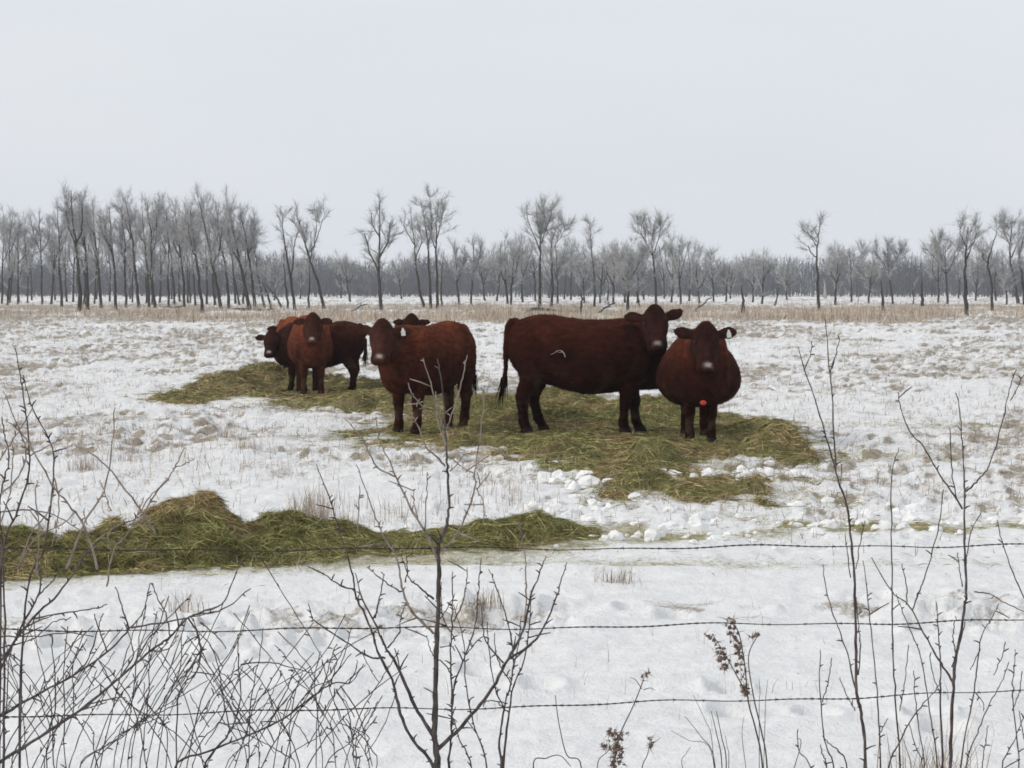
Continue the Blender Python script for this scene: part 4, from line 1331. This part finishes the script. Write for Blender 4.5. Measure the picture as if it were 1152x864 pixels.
def make_shrub(name, label, D, base_px, stems, cat='shrub', buds=True, frost=0.35, group='leafless shrubs in the foreground', twigdens=1.0, tipr=0.0014, rs=0.92):
    """stems: list of (pixel points base->tip, base radius in mm, rooted?)"""
    c = at(base_px, 700, D)
    B = np.array([c[0], D, g1(c[0], D)])
    root = empty(name, B)
    tag(root, label, cat, group)
    for (pts, r_mm, rooted) in stems:
        P = stem_pts(pts, D)
        if rooted:
            foot = B + np.array([(P[0][0] - B[0]) * 0.45, (P[0][1] - B[1]) * 0.45, -0.05])
            mid = foot * 0.5 + P[0] * 0.5 + np.array([(P[0][0] - foot[0]) * 0.12, 0, 0])
            P = np.concatenate([[foot, mid], P])
        Pc = catmull(P, 6)
        n = len(Pc)
        Pc = Pc + rng.normal(0, 0.0011, Pc.shape)
        r0 = rs * r_mm / 1000
        rad = tipr + (r0 - tipr) * (1 - np.linspace(0, 1, n) ** 0.85)
        m = MB()
        m.tube(Pc - B, rad * (1 + 0.10 * rng.normal(0, 1, n)), 7)
        if buds:
            ds = np.linalg.norm(np.diff(Pc, axis=0), axis=1).sum()
            for _ in range(int(ds / 0.045 * twigdens)):
                f = rng.uniform(0.1, 0.98) * (n - 1)
                i = int(f)
                q = Pc[i] + (Pc[min(i + 1, n - 1)] - Pc[i]) * (f - i)
                if q[2] < 0.3: continue
                tg = Pc[min(i + 1, n - 1)] - Pc[i]
                tg /= np.linalg.norm(tg) + 1e-9
                sd2 = np.cross(tg, rng.normal(0, 1, 3))
                sd2 /= np.linalg.norm(sd2)
                L = rng.uniform(0.006, 0.022) if rng.random() < 0.93 else rng.uniform(0.025, 0.08)
                e = q + (tg * 0.55 + sd2) * L
                m.tube(np.array([q - B, (q + e) / 2 - B + tg * 0.002, e - B]), [min(rad[i], 0.0032), 0.0022, 0.0014], 4)
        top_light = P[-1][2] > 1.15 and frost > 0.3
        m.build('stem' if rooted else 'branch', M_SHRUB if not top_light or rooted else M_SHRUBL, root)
    return root


# -- middle shrub
mid_shrub = [
    ([(492, 862), (489, 825), (490, 790), (491, 740), (493, 690), (494, 640), (493, 615), (501, 596), (505, 575), (504, 535), (502, 505), (500, 465), (497, 430), (492, 403)], 14, True),
    ([(492, 628), (481, 603), (466, 578), (449, 544), (436, 515), (426, 492), (423, 469)], 5, False),
    ([(444, 536), (424, 525), (408, 494), (387, 469)], 3.5, False),
    ([(499, 490), (497, 475), (486, 436), (476, 403)], 3.5, False),
    ([(501, 524), (480, 503), (472, 484), (463, 465)], 3.5, False), ([(480, 470), (473, 454), (465, 446), (459, 431)], 3, False),
    ([(503, 480), (513, 453), (520, 425), (526, 400)], 3, False), ([(502, 500), (492, 472), (490, 440)], 2.6, False),
    ([(497, 619), (510, 606), (523, 583), (534, 550), (534, 532), (538, 506), (544, 458), (545, 434)], 4.2, False),
    ([(505, 514), (520, 525), (533, 532)], 3, False), ([(537, 550), (545, 540), (552, 530)], 2.4, False), ([(536, 549), (544, 567), (544, 589)], 2.4, False),
    ([(506, 530), (515, 522), (522, 510)], 2.6, False), ([(478, 600), (480, 560), (481, 532)], 2.4, False), ([(470, 585), (466, 565), (465, 550)], 2.2, False),
    ([(488, 865), (464, 832), (449, 798), (443, 770), (425, 733), (415, 702), (401, 671), (396, 643), (383, 600), (372, 564), (356, 522)], 7.5, True),
    ([(489, 830), (467, 795), (447, 750), (433, 727), (422, 702), (408, 674), (400, 645)], 7, False),
    ([(434, 740), (416, 739), (394, 726), (363, 705), (352, 695), (347, 679)], 4, False),
    ([(399, 663), (380, 657), (363, 644)], 3.2, False), ([(422, 696), (428, 668), (432, 645)], 3, False), ([(436, 728), (449, 713), (450, 697), (456, 679)], 3, False),
    ([(488, 713), (464, 688), (453, 665), (447, 630), (430, 600), (416, 564), (401, 522)], 5, False), ([(452, 666), (433, 655), (413, 638)], 3, False),
    ([(488, 674), (474, 662), (461, 651), (452, 626)], 4.2, False), ([(456, 655), (458, 640), (457, 624)], 2.5, False), ([(402, 602), (404, 570), (405, 547)], 2.6, False),
    ([(494, 842), (521, 815), (549, 781), (572, 741), (589, 708), (597, 671), (607, 645), (614, 626)], 7.5, False),
    ([(574, 741), (603, 719), (620, 688), (631, 654), (638, 633)], 4.5, False), ([(590, 706), (592, 665), (591, 630), (588, 605), (583, 586)], 3, False),
    ([(566, 746), (548, 724), (543, 705), (542, 682)], 3.2, False),
    ([(505, 864), (508, 820), (509, 790), (512, 767), (524, 736), (535, 702), (539, 654), (541, 628)], 5, True), ([(509, 792), (507, 740), (509, 688), (509, 643)], 3.6, False),
    ([(510, 700), (520, 680), (524, 660), (526, 638)], 2.6, False), ([(524, 737), (536, 722), (543, 716)], 2.4, False), ([(509, 760), (498, 745), (486, 735), (480, 715)], 2.6, False),
    ([(512, 720), (498, 692), (496, 655)], 2.4, False), ([(547, 864), (532, 812), (524, 767), (522, 725), (510, 680)], 3.6, True), ([(491, 700), (500, 690), (512, 668)], 2.4, False),
    ([(530, 864), (518, 835), (512, 815), (508, 805)], 3, True), ([(488, 780), (482, 776), (477, 774)], 2.4, False), ([(495, 728), (504, 727), (510, 727)], 2.2, False),
]
make_shrub('bare_shrub', 'tall leafless shrub with a dark upright stem in the middle foreground', 6.0, 495, mid_shrub)
sap = [
    ([(564, 864), (562, 832), (569, 790), (577, 753), (574, 713), (560, 665), (550, 640)], 5.5, True),
    ([(566, 864), (573, 801), (577, 775), (590, 741), (596, 699), (597, 664)], 5, True), ([(571, 792), (555, 788), (545, 790)], 2.4, False),
    ([(576, 770), (566, 755), (558, 735), (556, 712)], 2.4, False), ([(568, 800), (556, 770), (550, 730), (548, 700)], 2.6, False), ([(578, 752), (584, 720), (586, 694)], 2.2, False),
]
make_shrub('sapling', 'slim twin-stemmed sapling just right of the dark upright stem', 6.15, 566, sap)

# -- right saplings
make_shrub('sapling', 'tall thin sapling crossing all wires at the right, left of its neighbour', 6.1, 975, [
    ([(974, 864), (970, 808), (964, 780), (963, 722), (961, 646), (957, 605), (953, 569), (942, 537), (939, 506), (936, 444), (932, 406), (929, 359)], 8.5, True),
    ([(940, 527), (928, 487), (917, 450), (903, 409), (898, 391)], 3.2, False), ([(936, 415), (941, 396), (945, 381)], 2.2, False), ([(905, 416), (912, 398), (914, 384)], 2, False),
    ([(966, 760), (968, 730), (966, 700), (963, 672)], 3, False), ([(962, 775), (953, 735), (942, 704), (931, 670), (925, 634)], 3.2, False),
    ([(957, 650), (953, 620), (951, 600)], 2.4, False), ([(941, 532), (945, 545), (947, 522)], 2, False), ([(963, 640), (968, 610), (973, 585)], 2, False)], frost=0.2, twigdens=0.4, rs=0.82)
make_shrub('sapling', 'tall forked sapling at the right with a wide crown, right of its neighbour', 6.0, 1068, [
    ([(1069, 864), (1072, 783), (1075, 744), (1084, 692), (1087, 661), (1085, 600), (1085, 553), (1084, 520), (1081, 475), (1076, 442)], 8.5, True),
    ([(1087, 553), (1100, 540), (1111, 525), (1125, 487), (1134, 444), (1143, 416)], 3.6, False), ([(1083, 572), (1057, 534), (1039, 503), (1025, 487), (1014, 462), (1010, 441)], 3.6, False),
    ([(1076, 560), (1071, 530), (1069, 481)], 2.6, False), ([(1072, 768), (1056, 742), (1041, 716), (1023, 682), (1004, 666), (980, 627)], 4.6, False),
    ([(1026, 687), (1034, 665), (1041, 646), (1053, 606), (1058, 580), (1061, 550)], 3, False), ([(1071, 750), (1078, 730), (1086, 700)], 3, False),
    ([(1086, 640), (1092, 600), (1104, 575)], 2.4, False), ([(1083, 660), (1079, 640), (1077, 622)], 2.2, False), ([(1020, 680), (1020, 660), (1014, 634)], 2.2, False),
    ([(1075, 735), (1072, 712), (1076, 694)], 2.4, False), ([(1137, 450), (1150, 425), (1158, 405)], 1.8, False)], frost=0.2, twigdens=0.4, rs=0.82)
make_shrub('bare_shrub', 'group of thin upright stems between the two right saplings', 6.2, 1020, [
    ([(991, 864), (988, 800), (983, 737), (977, 680), (971, 631)], 4.2, True), ([(1013, 864), (1007, 783), (1004, 720), (1004, 661), (1003, 600), (1003, 537), (1011, 503)], 4.6, True),
    ([(1060, 864), (1058, 800), (1058, 753), (1056, 715), (1053, 676)], 6, True), ([(1054, 864), (1046, 800), (1036, 740), (1020, 700), (1008, 668)], 3.6, True),
    ([(1000, 864), (1012, 835), (1026, 808), (1045, 785), (1059, 768)], 4.5, True), ([(1040, 864), (1034, 820), (1029, 780), (1028, 755)], 3, True), ([(1038, 864), (1030, 840), (1023, 815)], 2.6, True),
    ([(1012, 800), (1018, 765), (1022, 725)], 2.2, False), ([(989, 826), (995, 816), (999, 808)], 2, False), ([(1057, 780), (1050, 760), (1046, 738)], 2.2, False)], frost=0.2, twigdens=0.4, rs=0.82)
make_shrub('bare_shrub', 'low clump of short dark stems left of the right saplings', 6.3, 935, [
    ([(938, 864), (928, 832), (922, 771), (923, 731)], 4, True), ([(953, 864), (944, 845), (930, 834), (926, 828)], 5, True), ([(912, 864), (899, 845), (897, 821)], 3.4, True),
    ([(925, 790), (932, 765), (936, 740)], 2.2, False), ([(930, 864), (926, 850), (923, 838)], 4, True), ([(962, 800), (952, 780), (944, 762)], 2, False)], frost=0.2, twigdens=0.4, rs=0.82)
make_shrub('bare_shrub', 'tangle of thin forked twigs at the right edge of the photo', 6.1, 1120, [
    ([(1081, 864), (1096, 777), (1100, 745), (1105, 713), (1116, 695), (1124, 679)], 3.6, True), ([(1087, 862), (1100, 825), (1111, 796), (1127, 768), (1135, 745)], 3, True),
    ([(1127, 864), (1140, 835), (1151, 808), (1163, 785)], 2.8, True), ([(1147, 864), (1139, 789), (1141, 755), (1142, 731)], 3.2, True), ([(1096, 666), (1113, 668), (1127, 676), (1155, 690)], 2.6, False),
    ([(1160, 690), (1140, 645), (1128, 612), (1122, 585)], 2.6, False), ([(1105, 864), (1108, 840), (1111, 816)], 2.4, True), ([(1096, 778), (1106, 790), (1107, 800)], 2, False),
    ([(1103, 730), (1096, 745), (1092, 753)], 2.2, False), ([(1118, 760), (1128, 735), (1131, 722)], 2, False), ([(1162, 864), (1152, 830), (1147, 800)], 2.5, True), ([(1139, 800), (1146, 780), (1150, 755)], 2, False)], frost=0.2, twigdens=0.4, rs=0.82)

# -- left bush: big arching limbs
make_shrub('bare_shrub', 'bush of arching leafless limbs sweeping in from the left edge', 5.5, -60, [
    ([(-20, 812), (0, 805), (42, 781), (85, 758), (121, 733), (145, 708), (161, 688), (169, 657)], 6.5, True),
    ([(-20, 868), (0, 857), (54, 823), (99, 792), (136, 761), (169, 733), (192, 716), (213, 694), (250, 679), (265, 645), (276, 628)], 7, True),
    ([(217, 692), (251, 685), (282, 662)], 3, False), ([(148, 706), (192, 699), (240, 689)], 3.2, False), ([(145, 708), (138, 685), (130, 660)], 3, False), ([(192, 716), (186, 690), (175, 668), (172, 655)], 2.6, False),
    ([(-10, 775), (0, 755), (20, 713), (42, 671), (45, 645), (36, 618)], 7, True), ([(-10, 760), (0, 744), (37, 696), (71, 662), (98, 622), (128, 595), (150, 585), (164, 577)], 5.5, True),
    ([(37, 696), (72, 690), (110, 684), (120, 680)], 2.8, False), ([(85, 758), (100, 740), (112, 700), (116, 690)], 2.6, False), ([(99, 792), (130, 785), (142, 785)], 2.4, False),
    ([(153, 745), (166, 720), (178, 705), (190, 670)], 3, False), ([(136, 761), (150, 735), (140, 700)], 2.6, False), ([(42, 671), (58, 655), (70, 640), (90, 634)], 2.6, False),
    ([(54, 823), (62, 800), (62, 760), (58, 725)], 3, False), ([(54, 823), (90, 800), (120, 790)], 2.4, False), ([(20, 713), (40, 700), (66, 690)], 2.6, False),
    ([(212, 695), (222, 712), (225, 735), (221, 755), (205, 780)], 3, False), ([(225, 700), (240, 712), (255, 730)], 2.6, False), ([(169, 733), (190, 730), (200, 715)], 2.4, False),
    ([(121, 733), (110, 705), (106, 690)], 2.2, False), ([(-10, 715), (30, 716), (75, 712), (105, 716)], 2.6, False), ([(-5, 730), (35, 720), (60, 700), (80, 695)], 2.4, False)], twigdens=0.55)
make_shrub('bare_shrub', 'upright leafless thicket rising at the left edge above the hay', 5.2, -20, [
    ([(0, 700), (3, 619), (17, 580), (31, 541), (33, 505), (28, 460), (24, 430), (17, 391)], 4.6, True),
    ([(110, 640), (94, 591), (75, 565), (58, 544), (36, 505), (22, 485), (6, 472)], 3.8, False), ([(28, 680), (50, 616), (60, 535), (57, 499), (36, 458), (26, 422)], 4, True),
    ([(75, 640), (97, 585), (117, 552), (126, 502), (129, 458)], 3.6, False), ([(175, 600), (158, 574), (125, 530), (105, 512), (86, 502)], 3.2, False),
    ([(158, 590), (172, 560), (192, 533), (208, 503)], 3, False), ([(194, 527), (208, 522), (219, 516)], 2, False), ([(155, 580), (172, 555), (190, 540)], 2.2, False),
    ([(-10, 578), (20, 574), (55, 577), (92, 597)], 2.8, False), ([(-5, 525), (12, 498), (36, 460)], 2.6, False), ([(33, 513), (52, 503), (72, 492)], 2.4, False),
    ([(5, 700), (2, 620), (0, 560), (10, 520), (6, 490), (2, 470)], 4, True), ([(-5, 560), (18, 540), (30, 510), (20, 480), (4, 440)], 2.8, False),
    ([(60, 535), (66, 560), (64, 590), (58, 615)], 2.4, False), ([(20, 640), (35, 600), (55, 575), (62, 545)], 2.8, False), ([(40, 650), (44, 600), (40, 560), (42, 540)], 2.4, False),
    ([(-4, 600), (10, 560), (14, 520), (16, 505)], 2.4, False), ([(98, 590), (95, 580), (95, 572)], 2.2, False), ([(125, 575), (118, 555), (112, 540)], 2, False), ([(125, 620), (122, 600), (135, 590)], 2, False),
    ([(20, 640), (40, 605), (70, 590), (85, 575)], 2.2, False), ([(120, 660), (128, 618), (146, 596), (162, 560)], 2.6, False)], twigdens=0.5)
extra = [
    ([(195, 866), (242, 843), (313, 812), (355, 781), (378, 768), (395, 768), (409, 747)], 5, True), ([(228, 868), (259, 823), (270, 787), (268, 747), (268, 713)], 4.4, True),
    ([(270, 748), (290, 745), (313, 747), (352, 758)], 2.8, False), ([(378, 776), (392, 803), (399, 862)], 2.4, False), ([(383, 772), (403, 803), (419, 862)], 2.4, False),
    ([(372, 772), (376, 755), (379, 740)], 2.2, False), ([(392, 768), (400, 755), (402, 742)], 2.2, False), ([(300, 818), (318, 785), (332, 755)], 2.4, False), ([(330, 800), (350, 775), (372, 765)], 2.2, False),
    ([(259, 823), (250, 780), (246, 750), (236, 725)], 2.6, False), ([(200, 789), (221, 755), (226, 728), (217, 696)], 2.8, True),
]
for k in range(66):
    bx0 = -25 + 450 * ((k + rng.random()) / 66) ** 1.1
    lean_ = rng.normal(38, 42) if bx0 < 220 else rng.normal(8, 50)
    topy = rng.uniform(680, 815) + max(0, bx0 - 280) * 0.25
    extra.append(([(bx0, rng.uniform(862, 900)), (bx0 + lean_ * 0.33 + rng.normal(0, 4), 864 - (864 - topy) * 0.42), (bx0 + lean_ * 0.69 + rng.normal(0, 4), 864 - (864 - topy) * 0.75), (bx0 + lean_ * 1.04 + rng.normal(0, 5), topy)], rng.uniform(1.4, 2.6), True))
    for _ in range(rng.integers(1, 3)):
        f = rng.uniform(0.25, 0.8)
        x0, y0 = bx0 + lean_ * f, 864 - (864 - topy) * f
        s = rng.choice((-1, 1))
        l_ = rng.uniform(20, 95)
        extra.append(([(x0, y0), (x0 + s * l_ * 0.3, y0 - l_ * 0.5), (x0 + s * l_ * rng.uniform(0.45, 0.9), y0 - l_ * rng.uniform(0.9, 1.3))], rng.uniform(1.2, 1.9), False))
make_shrub('bare_shrub', 'dense low tangle of leafless twigs across the bottom left corner', 5.8, 190, extra, twigdens=0.25)


# ------------------------------------------------------------------ dry weeds
def make_weed(label, D, base_px, stems, heads):
    c = at(base_px, 700, D)
    B = np.array([c[0], D, g1(c[0], D)])
    root = empty('dry_weed', B)
    tag(root, label, 'weed', 'dry weeds in the foreground')
    for pts, r_mm, rooted in stems:
        P = stem_pts(pts, D, 0, 0.01)
        if rooted:
            P = np.concatenate([[np.array([B[0] + (P[0][0] - B[0]) * 0.4, D, B[2] - 0.05])], P])
        Pc = catmull(P, 6)
        m = MB()
        m.tube(Pc - B, np.linspace(r_mm, r_mm * 0.5, len(Pc)) / 1000, 6)
        m.build('stem', M_SHRUB, root)
    for (pts, r, n) in heads:
        P = catmull(stem_pts(pts, D, 0, 0.01), 8)
        m = MB()
        for _ in range(n):
            q = P[rng.integers(0, len(P))] + rng.normal(0, r, 3) * np.array([1, 1, 0.7])
            s = rng.uniform(0.0025, 0.0065)
            v = iv[:, :] * s * rng.uniform(0.5, 1.4, 3) * (0.7 + 0.6 * rng.random((len(iv), 1))) + q
            m.add(v - B, it)
            e = q + rng.normal(0, 0.012, (4, 3))
            m.cones(np.repeat(q[None] - B, 4, 0), e - B, 0.0016)
        m.build('seed_head', M_SEED, root)


make_weed('tall dry weed with branching brown seed heads, right of centre', 6.5, 866, [
    ([(858, 864), (850, 820), (842, 790), (838, 750), (832, 715), (824, 700)], 3.2, True), ([(863, 864), (856, 820), (848, 785), (842, 740), (852, 715)], 3, True), ([(839, 778), (826, 755), (815, 735), (803, 716)], 2.2, False)],
    [([(824, 696), (826, 710), (828, 720), (832, 740), (836, 765), (841, 785)], 0.010, 75), ([(801, 715), (806, 728), (812, 740), (817, 753)], 0.010, 42), ([(845, 718), (851, 714)], 0.006, 8)])
make_weed('dark crumpled seed head on a short stem at the bottom edge', 6.9, 695, [
    ([(690, 868), (694, 845), (698, 825), (712, 795), (722, 770), (724, 762)], 3, True), ([(672, 864), (684, 845), (695, 830)], 2, True), ([(722, 775), (715, 765), (709, 762)], 1.6, False), ([(724, 776), (732, 774), (737, 777)], 1.6, False)],
    [([(698, 823), (694, 835), (694, 850), (692, 868)], 0.012, 70), ([(686, 823), (689, 827)], 0.008, 14), ([(679, 839), (684, 842)], 0.008, 14), ([(724, 760), (729, 758), (721, 768)], 0.006, 7)])
make_weed('small dry weed with a blunt tip right of the dark crumpled seed head', 7.0, 726, [
    ([(722, 868), (728, 850), (731, 838)], 2.4, True), ([(731, 840), (738, 834), (743, 830)], 1.4, False)], [([(732, 832), (731, 840)], 0.006, 12)])
make_weed('bent dry stalk arching over the snow at the bottom centre', 6.6, 640, [
    ([(600, 864), (615, 853), (630, 850), (642, 862)], 2.6, True), ([(654, 864), (638, 850), (630, 820), (626, 795), (625, 782)], 2.4, True)], [])
make_weed('sparse upright dry stalks left of the tall seed-head weed', 6.9, 815, [
    ([(812, 858), (806, 825), (800, 800)], 2.4, True), ([(817, 857), (812, 830), (806, 800)], 2.4, True), ([(803, 852), (788, 828), (771, 806)], 1.8, True), ([(820, 856), (818, 840), (816, 828)], 1.6, True),
    ([(800, 845), (775, 833), (755, 822)], 1.4, True), ([(801, 834), (794, 812), (780, 782)], 1.4, True), ([(768, 864), (772, 848), (777, 840)], 1.6, True)], [])
make_weed('thin dry stalks standing right of the tall seed-head weed', 7.0, 857, [
    ([(854, 800), (855, 780), (854, 764)], 1.4, True), ([(861, 798), (862, 780), (864, 764)], 1.4, True), ([(836, 840), (835, 820), (837, 806)], 1.4, True), ([(900, 842), (897, 830), (898, 820)], 1.8, True)], [])

# ------------------------------------------------------------------ winter haze
hz = bpy.data.materials.new('winter_haze')
hz.use_nodes = True
hz.node_tree.nodes.clear()
pv = hz.node_tree.nodes.new('ShaderNodeVolumePrincipled')
pv.inputs['Color'].default_value = (0.93, 0.96, 1.0, 1)
pv.inputs['Density'].default_value = 0.0003
pv.inputs['Anisotropy'].default_value = 0.0
oo = hz.node_tree.nodes.new('ShaderNodeOutputMaterial')
hz.node_tree.links.new(pv.outputs[0], oo.inputs['Volume'])
xw = 1500 * math.tan(1.42) + 50
V = [(sx * xw, yv, zv) for zv in (-1.5, 17.0) for yv in (-160, 1560) for sx in (-1, 1)]
hm_ = bpy.data.meshes.new('haze')
hm_.from_pydata(V, [], [(0, 2, 3, 1), (4, 5, 7, 6), (0, 1, 5, 4), (2, 6, 7, 3), (0, 4, 6, 2), (1, 3, 7, 5)])
tag(link('haze', hm_, hz), 'thin pale winter haze over the fields', None, None, 'stuff')
